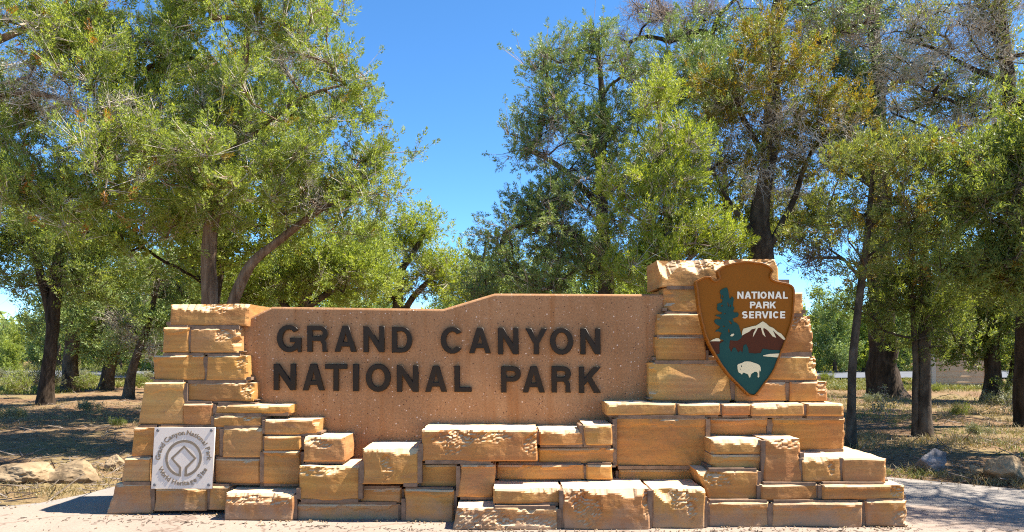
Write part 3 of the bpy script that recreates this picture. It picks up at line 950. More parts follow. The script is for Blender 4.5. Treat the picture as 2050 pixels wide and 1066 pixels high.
def text_loops(txt_pos, size):
    """small ring lettering: one flat mesh per character"""
    meshes = []
    for ch, x, z, rot in txt_pos:
        cu = bpy.data.curves.new('glyph', 'FONT')
        cu.body = ch
        cu.size = size
        cu.align_x = 'CENTER'
        cu.extrude = 0.0015
        cu.offset = 0.0012
        o = bpy.data.objects.new('glyph', cu)
        col.objects.link(o)
        dg = bpy.context.evaluated_depsgraph_get(); dg.update()
        me = bpy.data.meshes.new_from_object(o.evaluated_get(dg))
        bpy.data.objects.remove(o)
        me.transform(Matrix.Translation((x, -0.0022, z)) @ Matrix.Rotation(-rot, 4, 'Y') @ Matrix.Rotation(math.pi / 2, 4, 'X'))
        meshes.append(me)
    return meshes
def ring_text(txt, r, a0, a1, up):
    n = len(txt)
    wts = [0.45 if c in 'il ' else (0.62 if c in 'rtJ' else (1.45 if c in 'WGNCPHS' else 1.0)) for c in txt]
    tot = sum(wts)
    acc = 0
    out = []
    for c, w_ in zip(txt, wts):
        t = (acc + w_ / 2) / tot
        acc += w_
        a = math.radians(a0 + (a1 - a0) * t)
        if c != ' ':
            out.append((c, cx + r * math.cos(a), cz + r * math.sin(a), a - math.pi / 2 if up else a + math.pi / 2))
    return out
chars = ring_text('Grand Canyon National Park', 0.212, 184, -4, True) + ring_text('World Heritage Site', 0.243, 203, 337, False)
for me in text_loops(chars, 0.062):
    me.materials.clear(); me.materials.append(M_ETCH)
    me.transform(lean)
    me.name = 'letter'
    link('letter', me, plaque)
# ------------------------------------------------------------------ trees
M_BARK_J = mat_bark('juniper_bark', (0.20, 0.145, 0.11), (0.34, 0.27, 0.215))
M_BARK_RED = mat_bark('red_bark', (0.15, 0.092, 0.055), (0.27, 0.185, 0.12))
M_BARK_P = mat_bark('pinyon_bark', (0.075, 0.055, 0.038), (0.15, 0.115, 0.080), (7, 7, 3.5))
M_BARK_D = mat_bark('dark_bark', (0.040, 0.028, 0.019), (0.085, 0.060, 0.042), (9, 9, 2.0))
M_TWIG = mat_bark('grey_twigs', (0.46, 0.39, 0.31), (0.64, 0.56, 0.46), (9, 9, 9), 0.2)
M_TWIG_M = mat_bark('mauve_twigs', (0.34, 0.26, 0.21), (0.48, 0.39, 0.32), (9, 9, 9), 0.2)
M_TWIG_D = mat_bark('brown_twigs', (0.17, 0.135, 0.105), (0.28, 0.225, 0.18), (9, 9, 9), 0.2)
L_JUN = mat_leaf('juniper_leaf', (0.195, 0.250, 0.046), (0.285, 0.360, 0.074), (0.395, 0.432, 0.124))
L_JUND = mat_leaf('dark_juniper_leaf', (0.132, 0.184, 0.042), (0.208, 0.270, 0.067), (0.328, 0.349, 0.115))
L_YEL = mat_leaf('bright_juniper_leaf', (0.199, 0.269, 0.036), (0.330, 0.396, 0.057), (0.427, 0.452, 0.098), 0.4)
L_PIN = mat_leaf('pinyon_needle', (0.134, 0.204, 0.060), (0.231, 0.307, 0.088), (0.377, 0.429, 0.158), 0.25)
L_PON = mat_leaf('ponderosa_needle', (0.046, 0.074, 0.022), (0.085, 0.116, 0.031), (0.139, 0.163, 0.048), 0.22)
L_GOLD = mat_leaf('golden_juniper_leaf', (0.16, 0.145, 0.02), (0.24, 0.19, 0.022), (0.30, 0.17, 0.02), 0.4)
L_OLIVE = mat_leaf('olive_leaf', (0.148, 0.187, 0.047), (0.231, 0.272, 0.067), (0.351, 0.352, 0.100), 0.35)
L_ORANGE = mat_leaf('orange_cones', (0.34, 0.135, 0.02), (0.42, 0.20, 0.03), (0.25, 0.09, 0.02), 0.25)

def tube(pts, rad, sides, cap=False, flare=0.0, wob=0.0, seed=0):
    """one connected swept tube -> verts, tri faces"""
    pts = np.asarray(pts, float); rad = np.asarray(rad, float)
    n = len(pts)
    t = np.gradient(pts, axis=0)
    t = nrm(t)
    ref = np.array([0.31, 0.93, 0.2]) if abs(t[:, 1]).mean() < 0.8 else np.array([1.0, 0.1, 0.2])
    a = nrm(np.cross(t, ref)); b = np.cross(t, a)
    th = np.linspace(0, 2 * math.pi, sides, endpoint=False)
    ring = a[:, None, :] * np.cos(th)[None, :, None] + b[:, None, :] * np.sin(th)[None, :, None]
    r = rad[:, None].repeat(sides, 1)
    if wob:
        q = ring * 2.0 + pts[:, None, :] * np.array([1, 1, 0.5])
        r = r * (1 + wob * noise(q, 2.2, seed + 5) + wob * 0.7 * noise(ring * 3 + pts[:, None, :] * np.array([2, 2, .6]), 3.0, seed + 9))
    v = pts[:, None, :] + ring * r[:, :, None]
    i = np.arange(n * sides).reshape(n, sides)
    i2 = np.roll(i, -1, 1)
    f = np.concatenate([np.stack([i[:-1], i2[:-1], i2[1:]], -1).reshape(-1, 3), np.stack([i[:-1], i2[1:], i[1:]], -1).reshape(-1, 3)])
    return v.reshape(-1, 3), f

def seg_tubes(p0, p1, r0, r1):
    """many thin three-sided twigs at once"""
    n = len(p0)
    t = nrm(p1 - p0)
    a = nrm(np.cross(t, np.array([0.37, 0.81, 0.45])))
    b = np.cross(t, a)
    th = np.array([0, 2.0944, 4.18879])
    ring = a[:, None, :] * np.cos(th)[None, :, None] + b[:, None, :] * np.sin(th)[None, :, None]
    v = np.concatenate([p0[:, None, :] + ring * r0[:, None, None], p1[:, None, :] + ring * r1[:, None, None]], 1)
    base = np.arange(n)[:, None, None] * 6
    fl = np.array([[0, 1, 4], [0, 4, 3], [1, 2, 5], [1, 5, 4], [2, 0, 3], [2, 3, 5]])
    return v.reshape(-1, 3), (fl[None] + base).reshape(-1, 3)

def join(parts):
    vs, fs, o = [], [], 0
    for v, f in parts:
        vs.append(v); fs.append(f + o); o += len(v)
    return np.concatenate(vs), np.concatenate(fs)

def densify(pl, step):
    """polyline of (x,y,z,r) -> evenly spaced smooth nodes"""
    pl = np.asarray(pl, float)
    out = []
    m = len(pl)
    for i in range(m - 1):
        p0, p1, p2, p3 = pl[max(i - 1, 0)], pl[i], pl[i + 1], pl[min(i + 2, m - 1)]
        k = max(1, int(np.linalg.norm(p2[:3] - p1[:3]) / step))
        for j in range(k):
            t = j / k
            q = 0.5 * (2 * p1 + (p2 - p0) * t + (2 * p0 - 5 * p1 + 4 * p2 - p3) * t * t + (3 * p1 - p0 - 3 * p2 + p3) * t ** 3)
            q[3] = p1[3] + (p2[3] - p1[3]) * t
            out.append(q)
    out.append(pl[-1])
    return np.array(out)

TRI = [0]
def make_tree(stems, blobs, seed, leafm, barkm, twigm, tuft=12, leaves=11, rc=0.27, rt=0.085, ll=0.062, lw=0.34, r_tip=0.006, droop=0.15,
              upb=0.45, accent=None, accent_f=0.0, dead_twigs=9, twig_f=0.5, spread=0.8, wob=0.18):
    """stems: polylines (x,y,z,r); blobs: (centre, radii, count, kind) with kind 'leaf' or 'dead'.
    Returns (trunk mesh, branches mesh, crown mesh)."""
    rs = np.random.RandomState(seed)
    nodes, par, rad = [], [], []
    stem_parts = []
    for s_i, st in enumerate(stems):
        d = densify(st, 0.16)
        base = len(nodes)
        for j, q in enumerate(d):
            nodes.append(q[:3]); par.append(base + j - 1 if j else -1); rad.append(q[3])
        dd = d.copy()
        jit = 0.35 * fbm(P3(np.arange(len(dd)) * 0.16, s_i * 7.7 + seed, 0.0), 1.3, seed, 3)
        dd[:, 0] += jit * dd[:, 3]
        if st[0][2] < 0.05:
            dd[:, 3] *= 1 + 0.35 * np.exp(-np.maximum(dd[:, 2], 0) / 0.22)
        stem_parts.append(tube(dd[:, :3], dd[:, 3], 14 if d[:, 3].max() > 0.07 else 9, wob=wob, seed=seed + s_i))
    nodes = np.array(nodes)
    nstem = len(nodes)
    # attraction points
    T, K = [], []
    for c, r, n, kind in blobs:
        nc = n if kind == 'dead' else max(1, int(round(n / 4.5)))
        d = nrm(rs.normal(size=(nc, 3)))
        rr = rs.uniform(0, 1, nc) ** 0.42
        cc = np.array(c) + d * rr[:, None] * np.array(r)
        if kind != 'dead':
            cc = cc[rs.randint(0, nc, n)] + rs.normal(size=(n, 3)) * rc * np.array([0.62, 0.62, 0.52])
        T.append(cc)
        K += [kind] * n
    T = np.concatenate(T)
    K = np.array(K)
    T[:, 2] = np.maximum(T[:, 2], 0.35)
    dist = np.min(np.linalg.norm(T[:, None, :] - nodes[None, ::3, :], axis=-1), axis=1)
    order = np.argsort(dist + rs.uniform(0, 0.35, len(T)))
    cap = len(nodes) + len(T) * 14
    NP = np.zeros((cap, 3)); NP[:nstem] = nodes
    ND = np.zeros((cap, 3))
    ND[:nstem] = nrm(np.gradient(nodes, axis=0)) if nstem > 2 else np.array([0, 0, 1.0])
    LOAD = np.zeros(cap)
    cnt = nstem
    parent = list(par)
    chains = []
    tdir = np.zeros_like(T)
    for ti in order:
        t = T[ti]
        v = t - NP[:cnt]
        L = np.linalg.norm(v, axis=1)
        cost = L * (1.0 + 0.55 * np.clip(-v[:, 2] / np.maximum(L, 1e-6), 0, 1) + 0.25 * np.clip(-(v * ND[:cnt]).sum(1) / np.maximum(L, 1e-6), 0, 1))
        cost[:nstem] += 0.10
        b = int(np.argmin(cost))
        p = NP[b]
        l = L[b]
        k = max(2, min(10, int(l / 0.2)))
        dirp = ND[b]
        c1 = p + (dirp * 0.35 + nrm(v[b]) * 0.35 + np.array([0, 0, droop])) * l * 0.55
        tt = np.linspace(0, 1, k + 1)[1:, None]
        pts = (1 - tt) ** 2 * p + 2 * (1 - tt) * tt * c1 + tt ** 2 * t
        pts[:-1] += rs.normal(size=(k - 1, 3)) * 0.035 * min(1.0, l)
        prev = b
        ids = [b]
        for q in pts:
            NP[cnt] = q
            parent.append(prev)
            ND[cnt] = nrm((q - NP[prev])[None])[0]
            prev = cnt
            ids.append(cnt)
            cnt += 1
        tdir[ti] = ND[prev]
        chains.append(ids)
        j = prev
        while j >= nstem:
            LOAD[j] += 1
            j = parent[j]
    parts = []
    for ids in chains:
        r = r_tip * np.maximum(LOAD[ids], 1) ** 0.46
        if ids[0] < nstem:
            r[0] = r[1] * 1.25
        r[0] = min(r[0], r[1] * 1.4)
        big = r.max()
        parts.append(tube(NP[ids], r, 7 if big > 0.03 else (5 if big > 0.014 else 3), wob=0.12 if big > 0.02 else 0.0, seed=seed))
    # tufts
    leaf = K == 'leaf'
    segs0, segs1, sr0, sr1 = [], [], [], []
    crown = None
    if leaf.any():
        C = T[leaf]; Dn = nrm(tdir[leaf] * 0.7 + np.array([0, 0, upb]) + rs.normal(size=(leaf.sum(), 3)) * 0.25)
        n = len(C)
        m = tuft
        size = rs.uniform(0.65, 1.25, n)[:, None, None]
        off = Dn[:, None, :] * rs.uniform(-0.75, 1.0, (n, m, 1)) + rs.normal(size=(n, m, 3)) * 0.44
        tp = C[:, None, :] + off * rc * size
        td = nrm(nrm(off) * 0.6 + Dn[:, None, :] * 0.5 + np.array([0, 0, upb]) + rs.normal(size=(n, m, 3)) * 0.35)
        st = C[:, None, :] - Dn[:, None, :] * rc * 0.5 + off * 0.12 * rc
        mid = (st + tp) / 2 + rs.normal(size=tp.shape) * rc * 0.12
        sel = rs.uniform(size=(n, m)) < twig_f
        a0, a1, a2 = st[sel], mid[sel], tp[sel]
        segs0 += [a0]; segs1 += [a2]
        sr0 += [np.full(len(a0), r_tip * .75)]; sr1 += [np.full(len(a0), r_tip * .4)]
        q = leaves
        # a tuft is a compact plume: leaves sit round its axis and face outwards
        ax = td[:, :, None, :]
        hh = rs.uniform(-1.0, 1.0, (n, m, q, 1))
        ow = rs.normal(size=(n, m, q, 3))
        ow = nrm(ow - (ow * ax).sum(-1, keepdims=True) * ax)
        prof = np.sqrt(np.clip(1 - hh ** 2, 0.02, 1)) * (1 - 0.3 * hh)
        tsz = rs.uniform(0.7, 1.35, (n, m, 1, 1))
        lp = tp[:, :, None, :] + (ax * hh * 1.35 + ow * prof * 0.62 * rs.uniform(0.55, 1.1, (n, m, q, 1))) * rt * tsz
        out_ = nrm(ow + ax * hh * 0.8)
        ld = nrm(ax * 0.75 + out_ * 0.55 + rs.normal(size=(n, m, q, 3)) * spread * 0.35)
        ln = ll * rs.uniform(0.6, 1.35, (n, m, q, 1))
        sd = nrm(np.cross(out_, ld) + rs.normal(size=(n, m, q, 3)) * 0.38)
        wd = ln * lw * rs.uniform(0.75, 1.3, (n, m, q, 1))
        v = np.stack([lp - sd * wd * .5, lp + sd * wd * .5, lp + ld * ln], 3).reshape(-1, 3)
        f = np.arange(len(v)).reshape(-1, 3)
        mi = np.zeros(len(f), int)
        if accent is not None:
            g = rs.uniform(size=(n, m)) < accent_f
            mi = np.repeat(g.reshape(-1), q).astype(int)
        crown = mesh_np('crown', v, f, [leafm] + ([accent] if accent else []), mi)
        TRI[0] += len(f)
    dead = ~leaf
    if dead.any():
        C = T[dead]; Dn = nrm(tdir[dead] + rs.normal(size=(dead.sum(), 3)) * 0.3)
        n = len(C); m = dead_twigs
        d1 = nrm(Dn[:, None, :] * 1.0 + rs.normal(size=(n, m, 3)) * 0.42)
        p0 = C[:, None, :] - Dn[:, None, :] * rs.uniform(0.0, 1.7, (n, m, 1)) * rc + rs.normal(size=(n, m, 3)) * 0.12 * rc
        for sgi in range(4):
            l = rc * rs.uniform(0.25, 0.6, (n, m, 1))
            p1 = p0 + d1 * l
            segs0.append(p0.reshape(-1, 3)); segs1.append(p1.reshape(-1, 3))
            k = r_tip * (0.85 - 0.17 * sgi)
            sr0.append(np.full(n * m, k)); sr1.append(np.full(n * m, k - r_tip * .2))
            # a side shoot
            d2 = nrm(d1 + rs.normal(size=(n, m, 3)) * 0.7)
            e = p1 + d2 * rc * 0.4
            segs0.append(p1.reshape(-1, 3)); segs1.append(e.reshape(-1, 3))
            sr0.append(np.full(n * m, k * .75)); sr1.append(np.full(n * m, k * .4))
            p0 = p1
            d1 = nrm(d1 + rs.normal(size=(n, m, 3)) * 0.5)
    tw = seg_tubes(np.concatenate(segs0), np.concatenate(segs1), np.concatenate(sr0), np.concatenate(sr1))
    vb, fb = join(parts)
    nb = len(fb)
    v2, f2 = join([(vb, fb), tw])
    mi = np.zeros(len(f2), int); mi[nb:] = 1
    branches = mesh_np('branches', v2, f2, [barkm, twigm], mi)
    vt, ft = join(stem_parts)
    trunk = mesh_np('trunk', vt, ft, [barkm], None, True)
    TRI[0] += len(f2) + len(ft)
    return trunk, branches, crown

def px_stem(D, pts, y_off=0.0):
    """stem drawn over the photograph at distance D: (px, py, width px [, dy])"""
    out = []
    for q in pts:
        w_ = W(q[0], q[1], D - CD + (q[3] if len(q) > 3 else 0.0))
        out.append((w_.x, w_.y, w_.z, q[2] * 0.5 * D / FPX))
    z0 = out[0][2]
    if abs(z0) < 0.8:                 # the foot stands on the ground
        x, y, z, r = out[0]
        g = float(ground_z(x, y))
        out[0] = (x, y, g - 0.05, r)
    return out

def px_blob(D, px, py, rx, ry, depth, n, kind='leaf', dy=0.0):
    c = W(px, py, D - CD + dy)
    k = D / FPX
    return ((c.x, c.y, c.z), (rx * k, depth, ry * k), n, kind)

def plant_tree(name, label, cat, D, stems, blobs, seed, leafm, barkm, twigm, group=None, dens=1.0, **kw):
    st = [px_stem(D, s) for s in stems]
    bl = []
    for b in blobs:
        b = list(b)
        b[5] = max(2, int(round(b[5] * dens)))
        bl.append(px_blob(D, *b))
    meshes = make_tree(st, bl, seed, leafm, barkm, twigm, **kw)
    x, y = st[0][0][0], st[0][0][1]
    t = thing(name, label, cat, (x, y, float(ground_z(x, y))), group)
    for nm, me in zip(('trunk', 'branches', 'crown'), meshes):
        if me is not None:
            link(nm, me, t)
    return t

# main juniper behind the left pillar
plant_tree('juniper_tree', 'tall bright green juniper with a straight trunk rising behind the left stone pillar', 'tree', 11.5,
    [[(424, 893, 36), (418, 600, 29), (421, 470, 26), (438, 380, 28), (468, 300, 23), (482, 200, 18), (492, 100, 13), (500, 0, 9), (506, -90, 4)],
     [(428, 800, 22), (446, 690, 22), (468, 600, 22), (500, 532, 20), (560, 480, 17), (640, 420, 13), (690, 392, 10), (735, 345, 5)],
     [(468, 300, 14), (540, 240, 11), (620, 190, 8), (690, 170, 4)], [(440, 380, 13), (380, 320, 10), (310, 280, 7), (250, 240, 4)]],
    [(500, 10, 190, 110, 1.9, 120), (470, -150, 170, 110, 1.8, 50), (420, 120, 220, 150, 1.2, 70, 'leaf', 2.2), (630, 50, 85, 90, 1.0, 48), (690, 195, 60, 55, .8, 34), (640, 240, 70, 60, 1.0, 26), (480, 210, 160, 110, 1.9, 120),
     (745, 325, 68, 52, .8, 38), (765, 392, 42, 26, .6, 14), (650, 350, 90, 50, 1.0, 40), (520, 350, 130, 70, 1.9, 80), (380, 330, 110, 90, 1.9, 90), (440, 330, 190, 110, 1.2, 60, 'leaf', 2.6), (300, 90, 90, 90, 1.4, 50), (480, 55, 80, 60, 1.0, 24),
     (330, 420, 80, 55, 1.1, 28), (560, 425, 110, 32, .9, 18), (400, 430, 60, 40, .8, 14), (290, 230, 80, 100, 1.1, 36), (700, 440, 40, 20, .6, 8),
     (600, 140, 60, 40, .7, 10, 'dead'), (520, 300, 120, 60, 1.0, 16, 'dead'), (610, 400, 110, 40, .8, 14, 'dead'), (430, 250, 120, 90, 1., 14, 'dead')],
    11, L_JUN, M_BARK_RED, M_TWIG, dens=0.82, rc=0.28, tuft=9, leaves=58, ll=0.038, lw=0.38, rt=0.066, spread=0.5, twig_f=0.9, accent=L_GOLD, accent_f=0.03)

plant_tree('juniper_tree', 'second juniper showing in the gaps behind the tall bright green one', 'tree', 16.0,
    [[(428, 838, 24), (427, 640, 22), (440, 500, 19), (460, 380, 15), (480, 260, 10), (490, 170, 4)]],
    [(500, 430, 120, 60, 1.9, 50), (540, 330, 130, 80, 2.0, 60), (440, 300, 110, 90, 2.0, 50), (520, 200, 120, 80, 1.8, 50), (380, 420, 70, 50, 1.6, 24), (620, 420, 60, 40, 1.4, 20), (330, 450, 100, 50, 2.2, 50), (370, 310, 100, 90, 2.2, 60), (250, 480, 80, 40, 2.0, 36), (300, 380, 80, 60, 2.0, 30), (360, 540, 60, 34, 1.6, 26), (470, 520, 50, 34, 1.4, 20), (540, 500, 60, 34, 1.4, 22)],
    19, L_JUN, M_BARK_D, M_TWIG_D, rc=0.35, tuft=7, leaves=24, ll=0.066, lw=.6, rt=0.095)

# near juniper at the upper left, trunk outside the frame
plant_tree('juniper_tree', 'dense juniper crown with orange cones and bare grey twigs at the upper left', 'tree', 10.5,
    [[(-230, 911, 60), (-215, 560, 48), (-170, 300, 36), (-110, 120, 24), (-40, -40, 14)],
     [(-190, 340, 22), (-90, 235, 18), (0, 190, 14), (90, 190, 10), (190, 235, 7), (300, 300, 4)],
     [(-130, 160, 20), (-20, 90, 15), (100, 40, 10), (210, 10, 5)], [(-200, 480, 18), (-90, 400, 14), (30, 360, 9), (140, 360, 5)]],
    [(60, 50, 170, 90, 1.2, 90), (210, 70, 100, 90, 1.0, 44), (40, 330, 130, 70, 1.1, 52), (190, 390, 90, 60, .9, 34), (-20, 180, 70, 70, 1., 26), (100, 420, 110, 40, .9, 26), (-120, -100, 260, 140, 1.6, 60), (-60, 200, 200, 160, 1.2, 60, 'leaf', 2.5),
     (200, 235, 110, 50, .5, 30, 'dead'), (80, 180, 100, 40, .6, 14, 'dead'), (270, 300, 60, 30, .5, 12, 'dead'), (120, 100, 120, 60, .7, 8, 'dead'), (200, 170, 90, 60, .9, 26), (260, 330, 60, 60, .9, 24)],
    23, L_JUN, M_BARK_J, M_TWIG, dens=1.0, rc=0.28, tuft=9, leaves=54, ll=0.038, lw=0.40, rt=0.066, spread=0.5, twig_f=0.9, accent=L_ORANGE, accent_f=0.05, dead_twigs=12)

# trees standing left of the wall
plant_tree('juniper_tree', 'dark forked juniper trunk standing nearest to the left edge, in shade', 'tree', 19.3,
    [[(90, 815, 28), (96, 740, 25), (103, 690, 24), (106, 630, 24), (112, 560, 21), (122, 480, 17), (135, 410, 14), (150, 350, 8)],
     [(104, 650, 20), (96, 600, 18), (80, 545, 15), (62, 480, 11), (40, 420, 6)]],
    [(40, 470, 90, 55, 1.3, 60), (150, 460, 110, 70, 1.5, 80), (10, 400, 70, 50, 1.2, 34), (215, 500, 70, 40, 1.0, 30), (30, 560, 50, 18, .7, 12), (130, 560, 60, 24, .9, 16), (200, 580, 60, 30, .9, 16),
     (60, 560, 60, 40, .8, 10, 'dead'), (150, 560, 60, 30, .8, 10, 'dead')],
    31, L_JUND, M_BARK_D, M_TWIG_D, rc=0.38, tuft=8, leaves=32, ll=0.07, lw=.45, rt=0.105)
plant_tree('pinyon_tree', 'rough barked pinyon second from the left edge, its trunk beside the dark forked one', 'tree', 26.0,
    [[(140, 786, 30), (143, 720, 27), (149, 640, 27), (154, 560, 22), (158, 480, 15), (160, 420, 8)], [(148, 640, 12), (175, 600, 10), (210, 570, 6)]],
    [(150, 560, 85, 50, 1.5, 60), (215, 600, 60, 60, 1.5, 50), (90, 640, 40, 40, 1.0, 20), (190, 660, 40, 25, 1.0, 14), (70, 600, 44, 40, 1.2, 24), (170, 640, 60, 30, 1.2, 22), (150, 480, 110, 40, 1.5, 40)],
    37, L_PIN, M_BARK_P, M_TWIG_D, rc=0.42, tuft=8, leaves=20, ll=0.10, lw=0.42, rt=0.125)
plant_tree('pinyon_tree', 'leaning pinyon with a short dark trunk, third from the left edge', 'tree', 27.0,
    [[(212, 783, 26), (220, 735, 22), (232, 690, 19), (246, 640, 15), (262, 590, 9), (270, 540, 5)]],
    [(250, 600, 80, 55, 1.5, 60), (215, 670, 55, 34, 1.2, 34), (260, 690, 50, 24, 1.2, 20), (290, 660, 45, 35, 1.2, 24), (270, 530, 70, 40, 1.3, 34)],
    41, L_PIN, M_BARK_P, M_TWIG, rc=0.42, tuft=8, leaves=20, ll=0.10, lw=0.42, rt=0.125)
plant_tree('pinyon_tree', 'slender crooked pinyon with pale dead twigs just left of the left pillar', 'tree', 22.0,
    [[(256, 800, 20), (262, 760, 17), (272, 720, 15), (286, 680, 14), (300, 640, 12), (310, 590, 9), (322, 530, 6)], [(286, 680, 9), (260, 655, 7), (225, 640, 4)]],
    [(330, 560, 75, 60, 1.3, 56), (300, 630, 60, 30, 1.1, 22), (350, 610, 50, 40, 1.0, 24), (380, 530, 60, 60, 1.2, 34), (270, 690, 40, 20, .8, 10),
     (260, 650, 60, 35, .9, 26, 'dead'), (310, 690, 40, 30, .7, 14, 'dead'), (340, 560, 60, 50, .9, 14, 'dead')],
    43, L_PIN, M_BARK_P, M_TWIG, rc=0.36, tuft=8, leaves=22, ll=0.085, lw=.4, rt=0.10)

# middle distance behind the panel
plant_tree('pinyon_tree', 'bushy yellow green pinyon behind the panel next to the leaning juniper stem', 'tree', 19.0,
    [[(600, 817, 26), (606, 640, 24), (618, 580, 18), (640, 520, 12), (660, 470, 7)], [(606, 660, 16), (560, 600, 12), (520, 560, 8)], [(610, 620, 14), (680, 570, 10), (730, 530, 6)]],
    [(600, 510, 100, 50, 1.5, 70), (540, 560, 80, 40, 1.3, 44), (700, 500, 80, 50, 1.4, 56), (650, 570, 100, 34, 1.4, 50), (470, 560, 60, 50, 1.2, 34), (740, 560, 50, 36, 1.0, 22),
     (640, 560, 120, 40, 1.0, 24, 'dead')],
    53, L_JUN, M_BARK_P, M_TWIG, rc=0.38, tuft=8, leaves=32, ll=0.07, lw=.45, rt=0.105)
plant_tree('pinyon_tree', 'open crowned pinyon with dark slanting stems in the gap behind the middle of the panel', 'tree', 22.0,
    [[(798, 800, 26), (797, 660, 24), (798, 596, 20), (804, 540, 15), (822, 515, 12), (848, 470, 9), (866, 440, 5)], [(799, 640, 14), (828, 594, 12), (866, 556, 10), (898, 520, 6)],
     [(800, 620, 10), (770, 560, 8), (748, 500, 5)]],
    [(862, 462, 42, 32, .9, 26), (760, 495, 50, 46, 1.1, 34), (800, 470, 46, 26, .9, 16), (700, 545, 60, 46, 1.2, 34), (892, 520, 34, 32, .8, 20), (840, 570, 70, 22, .9, 20), (835, 520, 60, 34, 1.0, 26), (720, 490, 50, 40, 1.0, 24), (760, 580, 70, 24, .9, 22),
     (905, 570, 34, 24, .8, 12), (830, 540, 70, 50, .9, 30, 'dead'), (808, 450, 24, 24, .5, 8, 'dead')],
    59, L_YEL, M_BARK_P, M_TWIG, rc=0.36, tuft=7, leaves=32, ll=0.07, lw=.42, rt=0.10)
plant_tree('pinyon_tree', 'low pinyon filling the gap beneath the big right hand pinyon', 'tree', 24.0,
    [[(965, 793, 22), (965, 660, 20), (970, 600, 14), (968, 540, 8), (972, 490, 4)]],
    [(955, 545, 38, 46, 1.2, 40), (1000, 540, 44, 60, 1.3, 50), (930, 588, 50, 18, 1.0, 18), (1010, 580, 70, 26, 1.1, 26)],
    61, L_PIN, M_BARK_P, M_TWIG_D, rc=0.38, tuft=8, leaves=22, ll=0.09, lw=.4, rt=0.11)

# right half
plant_tree('pinyon_tree', 'large spreading pinyon at the right side of the sky gap, crown reaching far left', 'tree', 14.0,
    [[(1216, 858, 40), (1214, 640, 34), (1212, 520, 28), (1206, 420, 23), (1204, 320, 18), (1206, 220, 13), (1200, 120, 8), (1198, 60, 4)],
     [(1212, 520, 16), (1150, 470, 13), (1090, 440, 10), (1030, 420, 5)], [(1206, 420, 15), (1140, 350, 11), (1080, 310, 8), (1040, 300, 4)],
     [(1204, 330, 13), (1150, 250, 10), (1110, 190, 7), (1090, 130, 4)], [(1206, 400, 14), (1280, 320, 11), (1330, 240, 8), (1370, 150, 5)]],
    [(1112, 150, 62, 50, 1.0, 30), (1200, 105, 56, 50, .9, 28), (1075, 225, 56, 46, 1.0, 26), (1050, 308, 38, 26, .8, 12), (1160, 250, 90, 80, 1.3, 60), (1100, 380, 80, 60, 1.2, 44),
     (1040, 425, 46, 40, .9, 18), (1015, 500, 50, 46, 1.0, 24), (1120, 490, 100, 70, 1.4, 62), (1240, 340, 90, 90, 1.3, 60), (1230, 500, 90, 70, 1.3, 50), (1290, 180, 70, 70, 1.2, 44),
     (985, 565, 46, 24, .9, 14), (1360, 120, 80, 60, 1.2, 44), (1390, 210, 60, 60, 1.1, 30), (1100, 570, 100, 26, 1.1, 26), (1090, 290, 60, 40, .7, 8, 'dead'), (1160, 400, 110, 90, 1.0, 22, 'dead'), (1300, 140, 60, 60, .8, 10, 'dead')],
    71, L_PIN, M_BARK_P, M_TWIG_M, dens=1.35, rc=0.27, tuft=7, leaves=46, ll=0.044, lw=0.32, rt=0.056, twig_f=.9, spread=1.15, upb=0.3)
plant_tree('juniper_tree', 'conical yellow green juniper standing close behind the right end of the panel', 'tree', 11.8,
    [[(1340, 889, 30), (1338, 640, 26), (1338, 480, 20), (1332, 360, 14), (1322, 260, 8), (1314, 180, 4)], [(1338, 560, 12), (1400, 500, 9), (1440, 460, 5)], [(1338, 500, 11), (1280, 440, 8), (1240, 410, 4)]],
    [(1312, 205, 34, 44, .6, 14), (1328, 275, 58, 48, .8, 26), (1358, 350, 64, 60, .9, 38), (1296, 390, 66, 60, .9, 36), (1382, 445, 78, 56, 1.0, 44), (1310, 490, 96, 56, 1.0, 48),
     (1432, 505, 48, 38, .8, 22), (1250, 540, 60, 34, .9, 22), (1350, 560, 100, 30, .9, 26), (1310, 380, 70, 70, .6, 10, 'dead')],
    73, L_YEL, M_BARK_J, M_TWIG, dens=1.1, rc=0.25, tuft=9, leaves=52, ll=0.038, lw=.40, rt=0.064, spread=0.5, twig_f=.9, upb=0.6)
plant_tree('juniper_tree', 'golden topped juniper with bare grey inner twigs and a thick trunk behind the right pillar', 'tree', 12.6,
    [[(1538, 876, 56), (1532, 640, 48), (1529, 515, 42), (1524, 430, 34), (1538, 340, 26), (1556, 250, 18), (1552, 150, 11), (1534, 60, 5)],
     [(1538, 500, 15), (1588, 405, 12), (1612, 330, 9), (1655, 255, 5)], [(1526, 490, 13), (1474, 425, 10), (1430, 350, 7), (1400, 290, 3)], [(1540, 330, 14), (1490, 240, 10), (1450, 170, 5)]],
    [(1528, 80, 66, 46, .9, 26), (1590, 115, 50, 50, .8, 24), (1448, 185, 50, 40, .8, 20), (1520, 140, 90, 34, .9, 20), (1660, 215, 56, 36, .8, 20), (1700, 250, 32, 36, .6, 12), (1425, 250, 40, 36, .7, 14), (1610, 180, 46, 28, .7, 10),
     (1520, 225, 110, 80, .9, 44, 'dead'), (1630, 285, 100, 60, .9, 36, 'dead'), (1470, 320, 80, 50, .8, 24, 'dead'), (1540, 370, 110, 50, .9, 16, 'dead'),
     (1510, 215, 100, 70, .8, 40), (1640, 280, 90, 50, .8, 34), (1470, 300, 70, 50, .7, 22), (1580, 330, 80, 40, .8, 18)],
    79, L_GOLD, M_BARK_P, M_TWIG, rc=0.25, tuft=7, leaves=40, ll=0.044, rt=0.064, lw=.4, accent=L_OLIVE, accent_f=0.38, dead_twigs=11, r_tip=0.0055)
